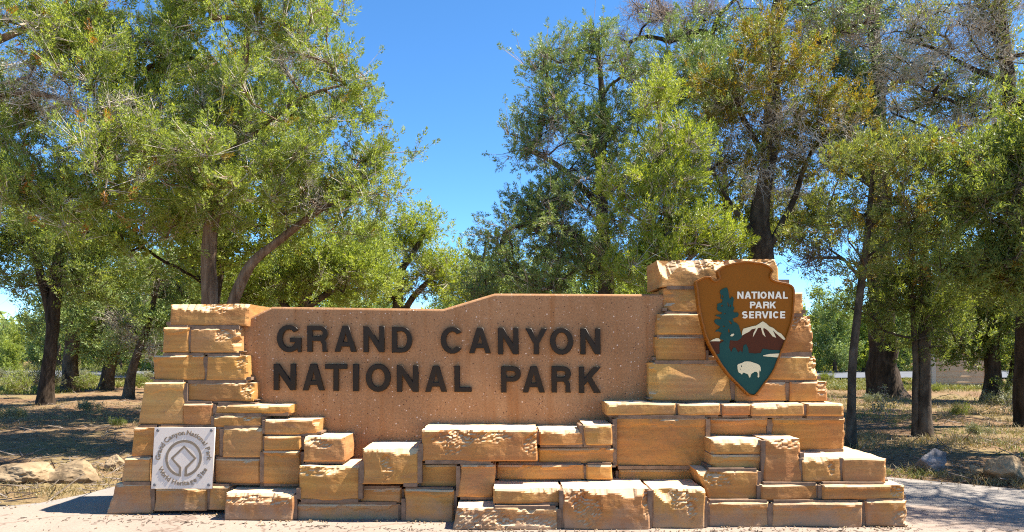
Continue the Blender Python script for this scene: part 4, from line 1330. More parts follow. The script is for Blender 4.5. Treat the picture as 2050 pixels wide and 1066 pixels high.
plant_tree('juniper_tree', 'olive green juniper filling the space behind the arrowhead sign', 'tree', 15.5,
    [[(1470, 843, 30), (1468, 640, 26), (1462, 500, 20), (1455, 400, 12), (1450, 320, 6)], [(1466, 560, 14), (1540, 480, 10), (1600, 440, 6)]],
    [(1450, 420, 80, 60, 1.1, 50), (1570, 450, 90, 50, 1.1, 44), (1480, 500, 70, 40, 1.0, 28), (1640, 430, 50, 50, 1.0, 24), (1410, 350, 50, 50, .9, 22), (1560, 400, 100, 60, 1.0, 26, 'dead')],
    83, L_OLIVE, M_BARK_P, M_TWIG, rc=0.31, tuft=7, leaves=24, ll=0.06, lw=.55, rt=0.085)
plant_tree('gnarly_tree', 'gnarled old tree with a bare twisting dark limb across the top right sky', 'tree', 16.0,
    [[(1532, 838, 34), (1530, 600, 30), (1536, 350, 27), (1546, 200, 25), (1546, 115, 24), (1552, 60, 23), (1560, 10, 22), (1572, -70, 18), (1580, -160, 10)],
     [(1546, 120, 22), (1500, 112, 21), (1446, 98, 19), (1422, 72, 17), (1378, 65, 15), (1342, 84, 13), (1334, 56, 11), (1340, 34, 9), (1320, 8, 6), (1300, -30, 3)],
     [(1342, 84, 9), (1300, 74, 8), (1264, 84, 7), (1252, 108, 4)], [(1424, 72, 10), (1440, 30, 8), (1470, 0, 6), (1490, -40, 3)], [(1558, 40, 15), (1578, 12, 12), (1606, -8, 9), (1660, -30, 5)],
     [(1548, 180, 15), (1620, 100, 12), (1680, 60, 9), (1760, 40, 4)]],
    [(1300, 34, 62, 36, .7, 26, 'dead'), (1400, 20, 80, 34, .8, 22, 'dead'), (1480, 40, 60, 34, .7, 8, 'dead'), (1650, 30, 90, 44, .9, 26, 'dead'), (1740, 60, 60, 50, .8, 14, 'dead'), (1250, 95, 36, 22, .5, 8, 'dead'),
     (1440, 140, 70, 50, 1.0, 34), (1400, 200, 60, 60, 1.0, 34), (1620, 0, 70, 34, .9, 24), (1400, 40, 90, 30, .8, 18), (1700, 60, 90, 50, 1.0, 34), (1480, 60, 50, 40, .8, 14)],
    89, L_PIN, M_BARK_D, M_TWIG_M, rc=0.30, tuft=10, leaves=10, ll=0.08, rt=0.09, dead_twigs=13, r_tip=0.0065)
plant_tree('ponderosa_tree', 'dark ponderosa with the thickest trunk, flaring at its foot, right of the arrowhead pillar', 'tree', 23.0,
    [[(1771, 797, 66), (1769, 750, 56), (1767, 640, 52), (1764, 520, 47), (1762, 400, 41), (1758, 250, 32), (1752, 100, 22), (1748, -40, 10)],
     [(1764, 400, 14), (1720, 340, 10), (1690, 320, 5)], [(1758, 260, 14), (1710, 190, 10), (1680, 150, 5)], [(1756, 200, 13), (1800, 160, 9), (1830, 140, 5)]],
    [(1690, 110, 60, 44, 1.2, 40), (1735, 215, 60, 60, 1.4, 50), (1770, 130, 70, 50, 1.3, 46), (1700, 320, 44, 30, 1.1, 22), (1790, 310, 50, 44, 1.2, 34), (1750, 20, 90, 40, 1.4, 44), (1760, 460, 70, 40, 1.2, 24),
     (1640, 80, 40, 30, 1.0, 14)],
    97, L_PON, M_BARK_D, M_TWIG_D, rc=0.44, tuft=12, leaves=13, ll=0.16, lw=0.14, rt=0.10, spread=1.5)
plant_tree('young_pinyon', 'slim young pinyon whose thin trunk stands right against the wall end', 'tree', 11.0,
    [[(1702, 902, 20), (1704, 800, 17), (1706, 730, 16), (1713, 650, 15), (1724, 560, 14), (1737, 470, 12), (1744, 380, 9), (1752, 290, 4)], [(1724, 560, 7), (1690, 520, 5), (1655, 495, 3)],
     [(1738, 460, 7), (1790, 400, 5), (1820, 360, 3)], [(1730, 520, 6), (1800, 470, 4), (1850, 450, 3)]],
    [(1758, 285, 42, 34, .6, 14), (1716, 350, 56, 40, .8, 20), (1800, 350, 66, 50, .9, 28), (1704, 430, 66, 34, .8, 18), (1806, 455, 70, 44, .9, 26), (1652, 470, 40, 26, .7, 10),
     (1790, 540, 80, 26, .8, 12), (1660, 525, 40, 24, .7, 7), (1760, 420, 100, 60, .7, 14, 'dead'), (1650, 515, 60, 24, .6, 10, 'dead')],
    101, L_OLIVE, M_BARK_P, M_TWIG_D, rc=0.26, tuft=7, leaves=36, ll=0.052, lw=0.3, rt=0.066, accent=L_GOLD, accent_f=0.18)
plant_tree('pinyon_tree', 'two stemmed pinyon with dark trunks between the slim pinyon and the shed', 'tree', 12.7,
    [[(1848, 876, 29), (1847, 790, 25), (1850, 700, 23), (1853, 620, 21), (1850, 540, 20), (1846, 450, 13), (1842, 390, 6)], [(1832, 850, 13), (1834, 760, 12), (1831, 680, 11), (1826, 600, 8), (1812, 540, 5)],
     [(1852, 600, 9), (1890, 550, 7), (1940, 520, 4)]],
    [(1828, 560, 80, 50, .9, 36), (1900, 520, 66, 50, .9, 34), (1862, 630, 74, 26, .8, 20), (1780, 605, 60, 26, .8, 12), (1872, 440, 60, 50, .9, 30), (1920, 610, 50, 34, .8, 16), (1800, 650, 50, 26, .9, 12), (1880, 665, 50, 24, .9, 14), (1720, 600, 60, 30, .7, 8), (1850, 560, 90, 60, .7, 12, 'dead')],
    103, L_JUND, M_BARK_P, M_TWIG_D, rc=0.28, tuft=7, leaves=36, ll=0.056, lw=0.3, rt=0.068)
plant_tree('dead_tree', 'half dead tree with pale bare branches at the upper right corner', 'tree', 14.0,
    [[(2055, 858, 40), (2050, 600, 36), (2040, 400, 32), (2028, 250, 28), (2012, 110, 22), (2000, 0, 17), (1992, -100, 10)],
     [(2040, 310, 13), (1985, 293, 10), (1925, 300, 9), (1890, 272, 7), (1850, 253, 5), (1784, 226, 3)],
     [(2030, 165, 12), (1964, 146, 10), (1916, 122, 8), (1862, 94, 6), (1800, 80, 3)], [(2012, 120, 10), (1975, 40, 8), (1940, -20, 5)], [(2034, 240, 11), (1980, 215, 8), (1920, 195, 6), (1850, 180, 3)]],
    [(1880, 60, 100, 60, .8, 40, 'dead'), (1850, 175, 80, 60, .8, 34, 'dead'), (1950, 120, 80, 80, .8, 30, 'dead'), (1870, 270, 76, 40, .7, 22, 'dead'), (1980, 30, 60, 50, .8, 20, 'dead'), (1960, 250, 80, 50, .7, 14, 'dead'), (1790, 110, 50, 60, .7, 14, 'dead'),
     (2200, 150, 130, 160, 1.9, 90), (2150, 300, 80, 100, 1.8, 40), (1960, 225, 80, 44, .8, 30), (2020, 60, 50, 60, .8, 24), (1920, 20, 70, 40, .8, 24), (1880, 190, 80, 60, .9, 26), (1850, 300, 70, 40, .8, 20), (1830, 70, 60, 40, .8, 14)],
    107, L_OLIVE, M_BARK_D, M_TWIG, rc=0.30, tuft=10, leaves=10, ll=0.07, rt=0.085, dead_twigs=10, r_tip=0.0078)
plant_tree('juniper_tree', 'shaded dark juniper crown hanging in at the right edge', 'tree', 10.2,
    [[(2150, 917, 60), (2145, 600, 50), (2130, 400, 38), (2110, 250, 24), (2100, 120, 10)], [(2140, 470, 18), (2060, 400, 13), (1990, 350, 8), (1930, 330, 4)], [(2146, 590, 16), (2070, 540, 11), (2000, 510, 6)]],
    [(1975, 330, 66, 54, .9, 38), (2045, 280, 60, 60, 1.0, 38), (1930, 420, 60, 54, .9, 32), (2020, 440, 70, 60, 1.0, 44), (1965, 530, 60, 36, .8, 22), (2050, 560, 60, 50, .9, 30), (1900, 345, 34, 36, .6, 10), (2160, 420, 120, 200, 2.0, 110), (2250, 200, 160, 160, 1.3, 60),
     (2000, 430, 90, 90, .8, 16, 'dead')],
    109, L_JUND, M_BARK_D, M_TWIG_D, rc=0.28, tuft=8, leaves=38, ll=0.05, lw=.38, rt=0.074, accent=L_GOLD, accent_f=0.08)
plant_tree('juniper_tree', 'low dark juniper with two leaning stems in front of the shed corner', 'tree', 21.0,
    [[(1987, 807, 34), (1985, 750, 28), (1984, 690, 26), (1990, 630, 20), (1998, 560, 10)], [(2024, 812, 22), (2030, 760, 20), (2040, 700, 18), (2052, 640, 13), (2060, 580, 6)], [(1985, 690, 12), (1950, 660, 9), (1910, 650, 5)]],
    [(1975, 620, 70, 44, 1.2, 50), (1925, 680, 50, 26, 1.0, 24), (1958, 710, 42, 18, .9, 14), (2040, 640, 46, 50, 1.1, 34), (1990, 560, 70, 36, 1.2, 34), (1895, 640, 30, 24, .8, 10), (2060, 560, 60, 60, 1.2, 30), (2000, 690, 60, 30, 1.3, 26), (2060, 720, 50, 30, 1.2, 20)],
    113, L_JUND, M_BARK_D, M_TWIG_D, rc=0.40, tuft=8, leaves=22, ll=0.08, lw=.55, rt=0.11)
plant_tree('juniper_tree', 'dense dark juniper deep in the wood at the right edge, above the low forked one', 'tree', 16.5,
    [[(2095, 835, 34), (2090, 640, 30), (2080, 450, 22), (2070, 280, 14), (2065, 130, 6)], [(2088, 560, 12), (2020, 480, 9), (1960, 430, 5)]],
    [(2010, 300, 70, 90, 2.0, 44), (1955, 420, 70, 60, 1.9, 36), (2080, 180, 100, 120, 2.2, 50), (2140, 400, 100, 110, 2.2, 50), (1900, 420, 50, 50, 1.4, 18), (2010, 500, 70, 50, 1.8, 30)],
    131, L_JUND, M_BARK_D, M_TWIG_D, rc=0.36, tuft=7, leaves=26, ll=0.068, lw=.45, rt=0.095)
# the tree just right of the frame whose shade falls over the pavement
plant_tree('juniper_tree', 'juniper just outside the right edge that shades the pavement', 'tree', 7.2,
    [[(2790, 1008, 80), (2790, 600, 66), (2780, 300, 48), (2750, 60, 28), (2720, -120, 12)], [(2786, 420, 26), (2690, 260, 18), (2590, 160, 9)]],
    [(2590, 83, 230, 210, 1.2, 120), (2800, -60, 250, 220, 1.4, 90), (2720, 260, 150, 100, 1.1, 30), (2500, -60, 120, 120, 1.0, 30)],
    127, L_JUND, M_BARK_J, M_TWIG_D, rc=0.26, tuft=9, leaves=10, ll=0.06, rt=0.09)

# far trees beyond and along the road: three kinds, each copy its own thing
def proto(seed, h, w_, leafm, n):
    rs = np.random.RandomState(seed)
    st = [[(0, 0, -0.1, .17), (0.05, 0, h * .4, .13), (rs.uniform(-.2, .2), 0, h * .75, .07), (0, 0, h, .02)]]
    bl = []
    for i in range(9):
        z = h * (0.14 + 0.8 * i / 8)
        r = w_ * (1.0 - 0.62 * i / 8) * rs.uniform(.75, 1.1)
        a = rs.uniform(0, 6.28)
        bl.append(((math.cos(a) * r * .35, math.sin(a) * r * .35, z), (r * .85, r * .85, h * .13), int(n * (1.2 - .08 * i)), 'leaf'))
    return make_tree(st, bl, seed, leafm, M_BARK_P, M_TWIG_D, rc=0.5, tuft=8, leaves=12, ll=0.15, lw=0.6, rt=0.17, twig_f=0.3)
protos = [proto(201, 6.0, 2.3, L_PIN, 22), proto(203, 5.0, 2.1, L_JUN, 20), proto(207, 7.0, 1.9, L_JUND, 22)]
WORDS = ['grey green pinyon', 'yellow green juniper', 'tall dark green tree']
def far_tree(k, px, D, sc, rot, label):
    x = (px - 1025) * D / FPX
    y = D - CD
    t = thing('distant_tree', label, 'tree', (x, y, float(ground_z(x, y))), 'trees in the woods behind the wall')
    t.scale = (sc, sc, sc * (0.92 + 0.16 * ((px * 7) % 10) / 10))
    t.rotation_euler = (0, 0, rot)
    for nm, me in zip(('trunk', 'branches', 'crown'), protos[k]):
        o = bpy.data.objects.new(nm, me)
        col.objects.link(o)
        o.parent = t
    return t
FAR = [  # kind, photo column, distance, scale, where
    (0, 8, 66, .62, 'low at the left edge beyond the road'), (1, 34, 62, .60, 'in the far row beyond the road near the left edge'), (2, 66, 58, .60, 'seen left of the dark forked trunk'),
    (0, 118, 52, .95, 'between the two leftmost trunks'), (1, 168, 55, .95, 'just right of the rough barked trunk'), (2, 196, 50, .80, 'behind the leaning pinyon trunk'),
    (0, 240, 46, 1.0, 'behind the leaning and the crooked pinyon'), (1, 288, 48, .9, 'beside the left pillar edge'), (0, 330, 40, 1.05, 'above the left pillar, deep in the wood'),
    (1, 385, 38, 1.1, 'left of the straight red trunk'), (2, 455, 36, 1.0, 'between the straight and the leaning red stems'), (0, 520, 38, 1.1, 'over the left shoulder of the panel'),
    (1, 580, 34, 1.0, 'low above the word grand'), (0, 655, 36, .98, 'low above the left part of the panel top'), (2, 720, 38, .85, 'behind the open crowned pinyon on its left'),
    (1, 775, 40, .85, 'behind the slanting dark stems'), (0, 905, 42, .82, 'at the foot of the sky gap'), (1, 1000, 36, .95, 'under the left reach of the big pinyon'),
    (0, 1070, 34, 1.05, 'above the high part of the panel'), (2, 1150, 34, 1.0, 'above the panel, left of the conical juniper'), (1, 1230, 32, 1.05, 'behind the conical juniper'),
    (0, 1300, 36, 1.1, 'above the panel end'), (1, 1420, 34, 1.0, 'behind the arrowhead pillar'),
    (2, 1640, 50, .82, 'right of the arrowhead pillar beyond the road'), (0, 1672, 44, .75, 'left of the slim young trunk beyond the road'), (1, 1730, 46, .85, 'between slim trunk and ponderosa beyond the road'),
    (0, 1800, 48, .95, 'right of the ponderosa beyond the road'), (2, 1850, 52, 1.1, 'behind the two stemmed pinyon'), (0, 1915, 58, 1.3, 'behind the shed roof'), (1, 1965, 48, 1.2, 'right behind the shed'), (2, 2030, 50, 1.2, 'at the right edge behind the shed')]
FAR += [(1, 20, 44, .42, 'low and round at the left edge on this side of the road'), (1, 405, 26, .56, 'low behind the foot of the straight red trunk'), (2, 490, 29, .66, 'low between the two red stems'), (0, 560, 27, .60, 'low behind the letter g of the panel'),
        (1, 690, 28, .62, 'low above the word grand on its right end'), (0, 760, 30, .60, 'low left of the slanting dark stems'), (1, 850, 30, .60, 'low right of the slanting dark stems'), (2, 925, 32, .62, 'low where the panel top steps up'),
        (1, 1030, 29, .66, 'low above the word canyon'), (0, 1120, 28, .70, 'low above the end of the word canyon'), (2, 1190, 26, .68, 'in the dark under the big pinyon'), (1, 1280, 27, .66, 'low left of the right pillar'),
        (1, 1610, 44, .55, 'low at the right flank of the right pillar'), (2, 1700, 58, .9, 'tall and far behind the slim young trunk'), (0, 1760, 60, .9, 'far behind the ponderosa trunk'), (1, 1820, 58, .8, 'far beyond the road left of the shed'), (0, 95, 70, .7, 'far behind the dark forked trunk'), (1, 220, 64, .8, 'far beyond the road behind the leaning pinyon')]
for i, (k, px, D, sc, where) in enumerate(FAR):
    far_tree(k, px, D, sc, i * 1.7, WORDS[k] + ' ' + where)
# ------------------------------------------------------------------ boulders
M_ROCK = mat_bark('limestone', (0.235, 0.165, 0.095), (0.36, 0.265, 0.16), (4, 4, 6), 0.6)
M_ROCKG = mat_bark('grey_limestone', (0.20, 0.175, 0.16), (0.34, 0.30, 0.28), (4, 4, 6), 0.6)
def rock(label, px0, px1, ytop, ybase, mat, seed, flat_=0.8, name='boulder', facets=9):
    g = G((px0 + px1) / 2, ybase)
    D = g.y + CD
    w = (px1 - px0) * D / FPX / 2
    h = (ybase - ytop) * D / FPX
    bm = bmesh.new()
    bmesh.ops.create_icosphere(bm, subdivisions=5, radius=1.0)
    p = np.array([v.co[:] for v in bm.verts])
    rs = np.random.RandomState(seed)
    r = np.ones(len(p)) * 1.05
    for q in range(facets):
        d = nrm(rs.normal(size=(1, 3)))[0]
        c = rs.uniform(0.5, 0.85)
        r = np.minimum(r, c / np.maximum(p @ d, 0.05))
    q = p * r[:, None] * (1 + 0.16 * fbm(p + seed, 1.6, seed, 3) + 0.10 * fbm(p + seed, 5.0, seed + 2, 4))[:, None]
    q = q / np.abs(q).max(0)
    q[:, 0] *= w; q[:, 1] *= w * flat_; q[:, 2] = (q[:, 2] * 0.66 + 0.34) * h
    for v, c in zip(bm.verts, q):
        v.co = c
    me = bpy.data.meshes.new(name)
    bm.to_mesh(me); bm.free()
    me.materials.append(mat)
    for f in me.polygons:
        f.use_smooth = False
    o = link(name, me)
    o.location = (g.x, g.y + w * flat_ * 0.9, float(ground_z(g.x, g.y + w * flat_)) - 0.01)
    o.rotation_euler = (0, 0, 0)
    return tag(o, label, 'rock', 'boulders along the pavement edge')
rock('long pale boulder lying at the pavement edge left of the wall', 62, 192, 922, 969, M_ROCK, 4, .6, facets=14)
rock('rounded pale boulder cut off by the left edge of the photo', -60, 84, 928, 975, M_ROCK, 6, .7, facets=14)
rock('small broken pale rock beside the left foot of the wall', 202, 246, 910, 943, M_ROCK, 9, .8)
rock('angular grey boulder standing on the grass right of the wall', 1845, 1910, 903, 952, M_ROCKG, 11, .8, facets=7)
rock('flat low rock between the angular grey and the rounded right boulder', 1944, 2002, 934, 960, M_ROCK, 13, .7)
rock('rounded boulder at the right edge beside the pavement', 1992, 2090, 916, 972, M_ROCK, 14, .8)

# ------------------------------------------------------------------ shed
M_SIDING = mat_simple('tan_siding', (0.56, 0.375, 0.215), 0.75, 0.25, 0.08, 3)
M_TRIM = mat_simple('pale_trim', (0.56, 0.47, 0.37), 0.7, 0.25, 0.05, 3)
M_SHROOF = mat_simple('brown_shingles', (0.12, 0.085, 0.065), 0.9, 0.15, 0.25, 9, 0.5, 30, 0.02)
SHY = 28.0 - CD
sh = G(1922, 779)
a = W(1868, 779, SHY); b = W(1982, 779, SHY)
shed = thing('shed', 'small tan shed with lap siding half hidden behind dark junipers at the right', 'building', ((a.x + b.x) / 2, SHY, 0))
WH = 2.45
# the two visible walls: boards overlap like clapboards
P_front0, P_front1 = Vector((a.x, SHY, 0.02)), Vector((b.x, SHY + 0.25, 0.02))
P_side1 = P_front1 + Vector((2.6, 3.4, 0))
P_back = P_front0 + Vector((2.6, 3.4, 0))
def boards(p, q, n):
    d = (q - p).normalized()
    out = Vector((d.y, -d.x, 0))
    h = WH / n
    for i in range(n):
        z0, z1 = i * h, (i + 1) * h + 0.02
        v = [p + out * 0.034 + Vector((0, 0, z0)), q + out * 0.034 + Vector((0, 0, z0)), q + out * 0.008 + Vector((0, 0, z1)), p + out * 0.008 + Vector((0, 0, z1)),
             p + Vector((0, 0, z0)), q + Vector((0, 0, z0)), q + Vector((0, 0, z1)), p + Vector((0, 0, z1))]
        pydata('board', v, [[0, 1, 2, 3], [5, 4, 7, 6], [0, 4, 5, 1], [3, 2, 6, 7], [0, 3, 7, 4], [1, 5, 6, 2]], M_SIDING, shed)
def box_pts(c0, c1):
    x0, y0, z0 = c0; x1, y1, z1 = c1
    return [(x0, y0, z0), (x1, y0, z0), (x1, y1, z0), (x0, y1, z0), (x0, y0, z1), (x1, y0, z1), (x1, y1, z1), (x0, y1, z1)]
BOXF = [[0, 3, 2, 1], [4, 5, 6, 7], [0, 1, 5, 4], [1, 2, 6, 5], [2, 3, 7, 6], [3, 0, 4, 7]]
boards(P_front0, P_front1, 11)
boards(P_front1, P_side1, 11)
wall_pts = [P_front0, P_front1, P_side1, P_back]
v = [p + Vector((0, 0, 0)) for p in wall_pts] + [p + Vector((0, 0, WH + 0.02)) for p in wall_pts]
pydata('wall', v, BOXF, M_SIDING, shed)
for p in (P_front0, P_front1):
    pydata('corner_trim', [Vector(q) for q in box_pts((p.x - 0.07, p.y - 0.06, 0.02), (p.x + 0.07, p.y + 0.05, WH))], BOXF, M_TRIM, shed)
pydata('skirt', [P_front0 + Vector((-.05, -.05, -.05)), P_front1 + Vector((.0, -.05, -.05)), P_front1 + Vector((.0, -.05, .16)), P_front0 + Vector((-.05, -.05, .16)),
                 P_front0 + Vector((-.05, .02, -.05)), P_front1 + Vector((.0, .02, -.05)), P_front1 + Vector((.0, .02, .16)), P_front0 + Vector((-.05, .02, .16))],
       [[0, 1, 2, 3], [5, 4, 7, 6], [0, 4, 5, 1], [3, 2, 6, 7], [0, 3, 7, 4], [1, 5, 6, 2]], M_SHROOF, shed)
ov = 0.3
ctr = sum(wall_pts, Vector()) / 4
eave = [p + (p - ctr).normalized() * ov + Vector((0, 0, WH)) for p in wall_pts]
r0 = (eave[0] + eave[3]) / 2 + Vector((0, 0, 0.95)); r1 = (eave[1] + eave[2]) / 2 + Vector((0, 0, 0.95))
th = Vector((0, 0, -0.09))
pydata('roof', eave + [r0, r1] + [p + th for p in eave] + [r0 + th, r1 + th],
       [[0, 1, 5, 4], [2, 3, 4, 5], [1, 2, 5], [3, 0, 4], [7, 6, 10, 11], [9, 8, 11, 10], [0, 6, 7, 1], [2, 8, 9, 3], [1, 7, 8, 2], [3, 9, 6, 0]], M_SHROOF, shed)

# ------------------------------------------------------------------ shrubs, weeds, grasses
L_SAGE = mat_leaf('sage_leaf', (0.17, 0.19, 0.11), (0.23, 0.24, 0.14), (0.28, 0.27, 0.16), 0.25)
L_SHRUB = mat_leaf('shrub_leaf', (0.15, 0.20, 0.035), (0.21, 0.25, 0.05), (0.27, 0.27, 0.08), 0.35)
def make_shrub(seed, leafm, w_=0.6, h=0.6, n=46):
    st = [[(0.01 * k, 0, -0.03, .012), (math.cos(a) * .12, math.sin(a) * .12, h * .35, .008), (math.cos(a) * .3 * w_, math.sin(a) * .3 * w_, h * .7, .004)] for k, a in enumerate((0.3, 2.2, 4.4))]
    bl = [((0, 0, h * .55), (w_, w_, h * .42), n, 'leaf'), ((0, 0, h * .3), (w_ * .9, w_ * .9, h * .2), n // 3, 'leaf')]
    t, b, c = make_tree(st, bl, seed, leafm, M_BARK_J, M_TWIG, rc=0.15, tuft=9, leaves=8, ll=0.06, lw=0.35, rt=0.06, r_tip=0.004, upb=0.9)
    return b, c
shr = [make_shrub(301, L_SAGE), make_shrub(303, L_SHRUB), make_shrub(307, L_SHRUB, .4, .8, 34)]
SHW = ['grey green sagebrush', 'yellow green rounded shrub', 'upright light green shrub']
SHRUBS = [(0, 10, 768, 1.5, 'at the left edge before the road'), (1, 46, 772, 1.6, 'near the left edge in the grass'), (0, 70, 790, 1.2, 'left of the dark forked trunk'), (2, 36, 800, .9, 'in front at the left edge'),
          (0, 160, 762, 1.3, 'just right of the rough barked trunk'), (2, 172, 788, .8, 'beside the rough barked trunk foot'), (1, 128, 776, .8, 'against the left of the rough barked trunk'), (1, 188, 768, 1.1, 'left of the leaning trunk'),
          (2, 200, 752, 1.5, 'behind the leaning trunk'), (2, 245, 762, 1.5, 'between leaning and crooked trunks'), (1, 276, 775, 1.2, 'right of the crooked trunk'), (0, 300, 770, 1.3, 'touching the left pillar edge'),
          (1, 1660, 768, .7, 'close to the wall end on the right'), (2, 1874, 790, .4, 'at the foot of the shed'), (1, 2040, 812, 1.1, 'at the right edge under the low dark juniper'), (0, 2020, 838, .8, 'in the shade by the right edge'),
          (0, 1745, 812, .45, 'on the open ground in front of the ponderosa'), (2, 1920, 845, .4, 'on the grass right of the two stemmed pinyon'), (0, 30, 850, .4, 'in the tree shade at the left edge'), (0, 180, 835, .42, 'in the tree shade left of the wall'), (1, 228, 868, .28, 'very small and close to the wall on the left'), (0, 1960, 880, .35, 'behind the flat rock at the right')]
for k, px, py, sc, where in SHRUBS:
    g = G(px, py)
    t = thing('shrub', SHW[k] + ' ' + where, 'shrub', (g.x, g.y, float(ground_z(g.x, g.y))), 'low shrubs around the wall')
    if py < 780 and px < 400:
        sc *= 0.55
    t.scale = (sc, sc, sc)
    t.rotation_euler = (0, 0, px * 0.37)
    for nm, me in zip(('stems', 'foliage'), shr[k]):
        o = bpy.data.objects.new(nm, me)
        col.objects.link(o)
        o.parent = t

def weed(px, py, hpx, seed, label, n=5):
    g = G(px, py)
    k = (g.y + CD) / FPX
    h = hpx * k
    rs = np.random.RandomState(seed)
    p0, p1, r0, r1, lv = [], [], [], [], []
    for i in range(n):
        q = np.array([g.x + rs.uniform(-.08, .08), g.y + rs.uniform(-.08, .08), float(ground_z(g.x, g.y)) - .02])
        d = nrm(np.array([[rs.uniform(-.3, .3), rs.uniform(-.2, .2), 1.0]]))[0]
        for s_ in range(5):
            e = q + d * h * rs.uniform(.6, 1.05) / 5
            p0.append(q); p1.append(e); r0.append(.006 - .0008 * s_); r1.append(.0052 - .0008 * s_)
            if s_ > 0:
                for b_ in range(5):
                    dd = nrm((d + rs.normal(size=3) * .7)[None])[0]
                    f = e + dd * rs.uniform(.03, .09)
                    p0.append(e); p1.append(f); r0.append(.003); r1.append(.002)
                    for c_ in range(3):
                        s = nrm(rs.normal(size=(1, 3)))[0] * .012
                        u = nrm((dd + rs.normal(size=3) * .5)[None])[0] * .04
                        lv.append([f - s, f + s, f + u])
            q = e
            d = nrm((d + rs.normal(size=3) * .12)[None])[0]
    t = thing('dry_weed', label, 'plant', (g.x, g.y, float(ground_z(g.x, g.y))))
    v, f = seg_tubes(np.array(p0), np.array(p1), np.array(r0), np.array(r1))
    link('stems', mesh_np('stems', v, f, [M_TWIG]), t)
    lv = np.array(lv).reshape(-1, 3)
    link('leaves', mesh_np('leaves', lv, np.arange(len(lv)).reshape(-1, 3), [L_SAGE]), t)
weed(1782, 842, 76, 5, 'tall dry weed with pale seed heads right of the slim trunk')
weed(1752, 838, 26, 6, 'low dry weed beside the tall one', 6)
weed(2040, 850, 50, 7, 'bare dry weed near the right edge', 6)

def blades(name, pts, hmin, hmax, wd, mat, seed, spread=0.5, per=6):
    rs = np.random.RandomState(seed)
    n = len(pts)
    base = np.repeat(pts, per, 0)
    base[:, :2] += rs.normal(size=(len(base), 2)) * 0.035
    d = nrm(np.concatenate([rs.normal(size=(len(base), 2)) * spread, np.ones((len(base), 1))], 1))
    L_ = rs.uniform(hmin, hmax, (len(base), 1))
    sd = nrm(np.cross(d, np.array([0, 1.0, 0.2]) + rs.normal(size=(len(base), 3)) * .4))
    bend = np.concatenate([rs.normal(size=(len(base), 2)) * 0.25, -np.ones((len(base), 1)) * .12], 1) * L_
    mid = base + d * L_ * .55
    tip = base + d * L_ + bend
    w_ = wd * rs.uniform(.6, 1.4, (len(base), 1))
    v = np.stack([base - sd * w_, base + sd * w_, mid + sd * w_ * .7, mid - sd * w_ * .7, tip], 1).reshape(-1, 3)
    k = np.arange(len(base))[:, None] * 5
    f = np.concatenate([k + np.array([0, 1, 2]), k + np.array([0, 2, 3]), k + np.array([3, 2, 4])])
    TRI[0] += len(f)
    return link(name, mesh_np(name, v, f, [mat]), None, 'stuff')
L_STRAW = mat_leaf('straw_blade', (0.29, 0.215, 0.105), (0.36, 0.28, 0.14), (0.26, 0.225, 0.09), 0.2, 0.7)
L_GRASS = mat_leaf('grass_blade', (0.17, 0.20, 0.045), (0.23, 0.245, 0.065), (0.29, 0.25, 0.10), 0.3, 0.4)
def scatter(n, y0, y1, spread_x, seed, thr, sc, side=None, near_bias=1.6):
    rs = np.random.RandomState(seed)
    y = y0 + (y1 - y0) * rs.uniform(0, 1, n * 3) ** near_bias
    half = (y + CD) * spread_x
    x = rs.uniform(-1, 1, n * 3) * half
    ok = (y > pad_edge(x) + 0.12) & (fbm(np.stack([x, y, x * 0], -1), sc, seed, 3) > thr)
    if side is not None:
        ok &= side(x, y)
    x, y = x[ok][:n], y[ok][:n]
    return np.stack([x, y, ground_z(x, y) - 0.01], -1)
blades('dry_grass', scatter(6500, 1.0, 20, .78, 5, -0.02, 0.55, lambda x, y: x > 1.5), .06, .20, .0035, L_STRAW, 1)
blades('grass', scatter(3600, 2.5, 24, .78, 6, 0.05, 0.5, lambda x, y: x > 2.0), .05, .16, .004, L_GRASS, 2)
blades('dry_grass', scatter(2600, 1.0, 14, .78, 7, 0.08, 0.5, lambda x, y: x < -1.5), .04, .12, .0035, L_STRAW, 3)
blades('grass', scatter(6500, 18, 28.5, .78, 8, -0.1, 0.35, lambda x, y: x < -3, 1.0), .08, .28, .012, L_GRASS, 4, .4, 4)
blades('grass', scatter(6000, 20, 28.5, .78, 9, 0.0, 0.35, lambda x, y: x > 8, 1.0), .1, .3, .012, L_GRASS, 5, .4, 4)
blades('grass', scatter(6000, 41.5, 56, .75, 10, -0.2, 0.3, None, 1.0), .25, .7, .02, L_GRASS, 6, .4, 4)

# needle litter, cones and twigs lying on the ground
def litter(name, n, y0, y1, mat, seed, lmin, lmax, w_, side=None):
    rs = np.random.RandomState(seed)
    p = scatter(n, y0, y1, .78, seed, -0.35, 0.8, side, 1.8)
    n = len(p)
    a = rs.uniform(0, 6.283, n)
    l = rs.uniform(lmin, lmax, (n, 1))
    d = np.stack([np.cos(a), np.sin(a), rs.uniform(-.1, .45, n)], 1)
    p[:, 2] += 0.012
    return seg_tubes(p, p + d * l, np.full(n, w_), np.full(n, w_ * .6))
v, f = join([litter('litter', 7000, 1.0, 16, None, 15, .03, .13, .006), litter('litter', 900, 1.0, 18, None, 16, .15, .5, .009)])
link('forest_litter', mesh_np('forest_litter', v, f, [M_TWIG_D]), None, 'stuff')
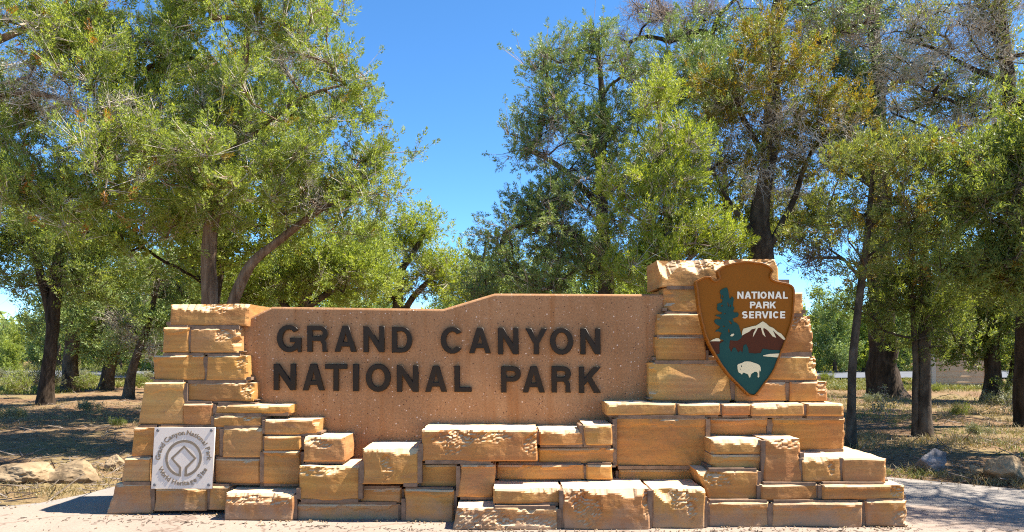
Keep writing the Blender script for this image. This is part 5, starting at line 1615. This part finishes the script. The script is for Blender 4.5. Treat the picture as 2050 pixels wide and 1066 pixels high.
# grit and small stones along the foot of the wall and the pavement edges
rs = np.random.RandomState(77)
gx, gy = [], []
for i, s in enumerate(STONES):
    if s['rect'][3] > 1000:
        for k in range(26):
            px = rs.uniform(s['rect'][0], s['rect'][2])
            gx.append((px - 1025) * (CD + s['Y']) / FPX); gy.append(s['Y'] - abs(rs.normal()) * 0.06)
for k in range(420):
    x = rs.uniform(-5.5, 5.5)
    gx.append(x); gy.append(float(pad_edge(x)) - abs(rs.normal()) * 0.12)
for k in range(160):
    gx.append(rs.uniform(-5, 5)); gy.append(rs.uniform(-0.5, 0.6))
gx = np.array(gx); gy = np.array(gy)
# needles and bits of bark blown onto the pavement, thickest at the foot of the wall
nl = 620
lx = np.concatenate([gx[rs.randint(0, len(gx), nl - 170)] + rs.normal(size=nl - 170) * .05, rs.uniform(-5.4, 5.4, 170)])
ly = np.concatenate([np.interp(lx[:nl - 170], [-3.6, -2, 0, 3.4], [0.36, 0.15, -0.12, -0.06]) - np.abs(rs.normal(size=nl - 170)) * .10, rs.uniform(-.6, .9, 170)])
la = rs.uniform(0, 6.283, nl)
ll_ = rs.uniform(.012, .06, nl)
p0 = np.stack([lx, ly, np.full(nl, .005)], 1)
p1 = p0 + np.stack([np.cos(la) * ll_, np.sin(la) * ll_, rs.uniform(-.002, .008, nl)], 1)
v, f = seg_tubes(p0, p1, np.full(nl, .0026), np.full(nl, .0022))
link('blown_litter', mesh_np('blown_litter', v, f, [M_BARK_P]), None, 'stuff')
n = len(gx)
r = rs.uniform(.003, .011, n) * np.where(rs.uniform(size=n) < .06, 1.8, 1)
octv = np.array([[1, 0, 0], [0, 1, 0], [-1, 0, 0], [0, -1, 0], [0, 0, .8], [0, 0, -.6]])
octf = np.array([[0, 1, 4], [1, 2, 4], [2, 3, 4], [3, 0, 4], [1, 0, 5], [2, 1, 5], [3, 2, 5], [0, 3, 5]])
ang = rs.uniform(0, 6.28, n)
ov_ = octv[None] * r[:, None, None] * rs.uniform(.7, 1.3, (n, 6, 1))
rx = ov_[..., 0] * np.cos(ang)[:, None] - ov_[..., 1] * np.sin(ang)[:, None]
ry = ov_[..., 0] * np.sin(ang)[:, None] + ov_[..., 1] * np.cos(ang)[:, None]
v = np.stack([rx + gx[:, None], ry + gy[:, None], ov_[..., 2] + 0.003 + r[:, None] * .3], -1).reshape(-1, 3)
f = (octf[None] + np.arange(n)[:, None, None] * 6).reshape(-1, 3)
link('gravel', mesh_np('gravel', v, f, [M_ROCK]), None, 'stuff')
# the far wood beyond the road, one mass of crowns
rs = np.random.RandomState(501)
tv = []
for i in range(130):
    x = -150 + 300 * (i + rs.uniform(-.4, .4)) / 130
    y = 74 + rs.uniform(-7, 14) + 0.0008 * x * x
    h = rs.uniform(3.6, 6.8)
    n = 420
    p = nrm(rs.normal(size=(n, 3))) * rs.uniform(.55, 1, (n, 1))
    lump = 1 + 0.35 * fbm(p * 2.2 + i * 7.3, 1.0, 505, 2)[:, None]
    p = p * lump * np.array([h * .40, h * .40, h * .47]) + np.array([x, y, h * .5])
    u = nrm(rs.normal(size=(n, 3)))
    w_ = nrm(np.cross(u, rs.normal(size=(n, 3))))
    s_ = rs.uniform(.16, .36, (n, 1))
    tv.append(np.stack([p - w_ * s_, p + w_ * s_, p + u * s_ * 1.7], 1).reshape(-1, 3))
tv = np.concatenate(tv)
link('treeline', mesh_np('treeline', tv, np.arange(len(tv)).reshape(-1, 3), [L_JUND]), None, 'stuff')
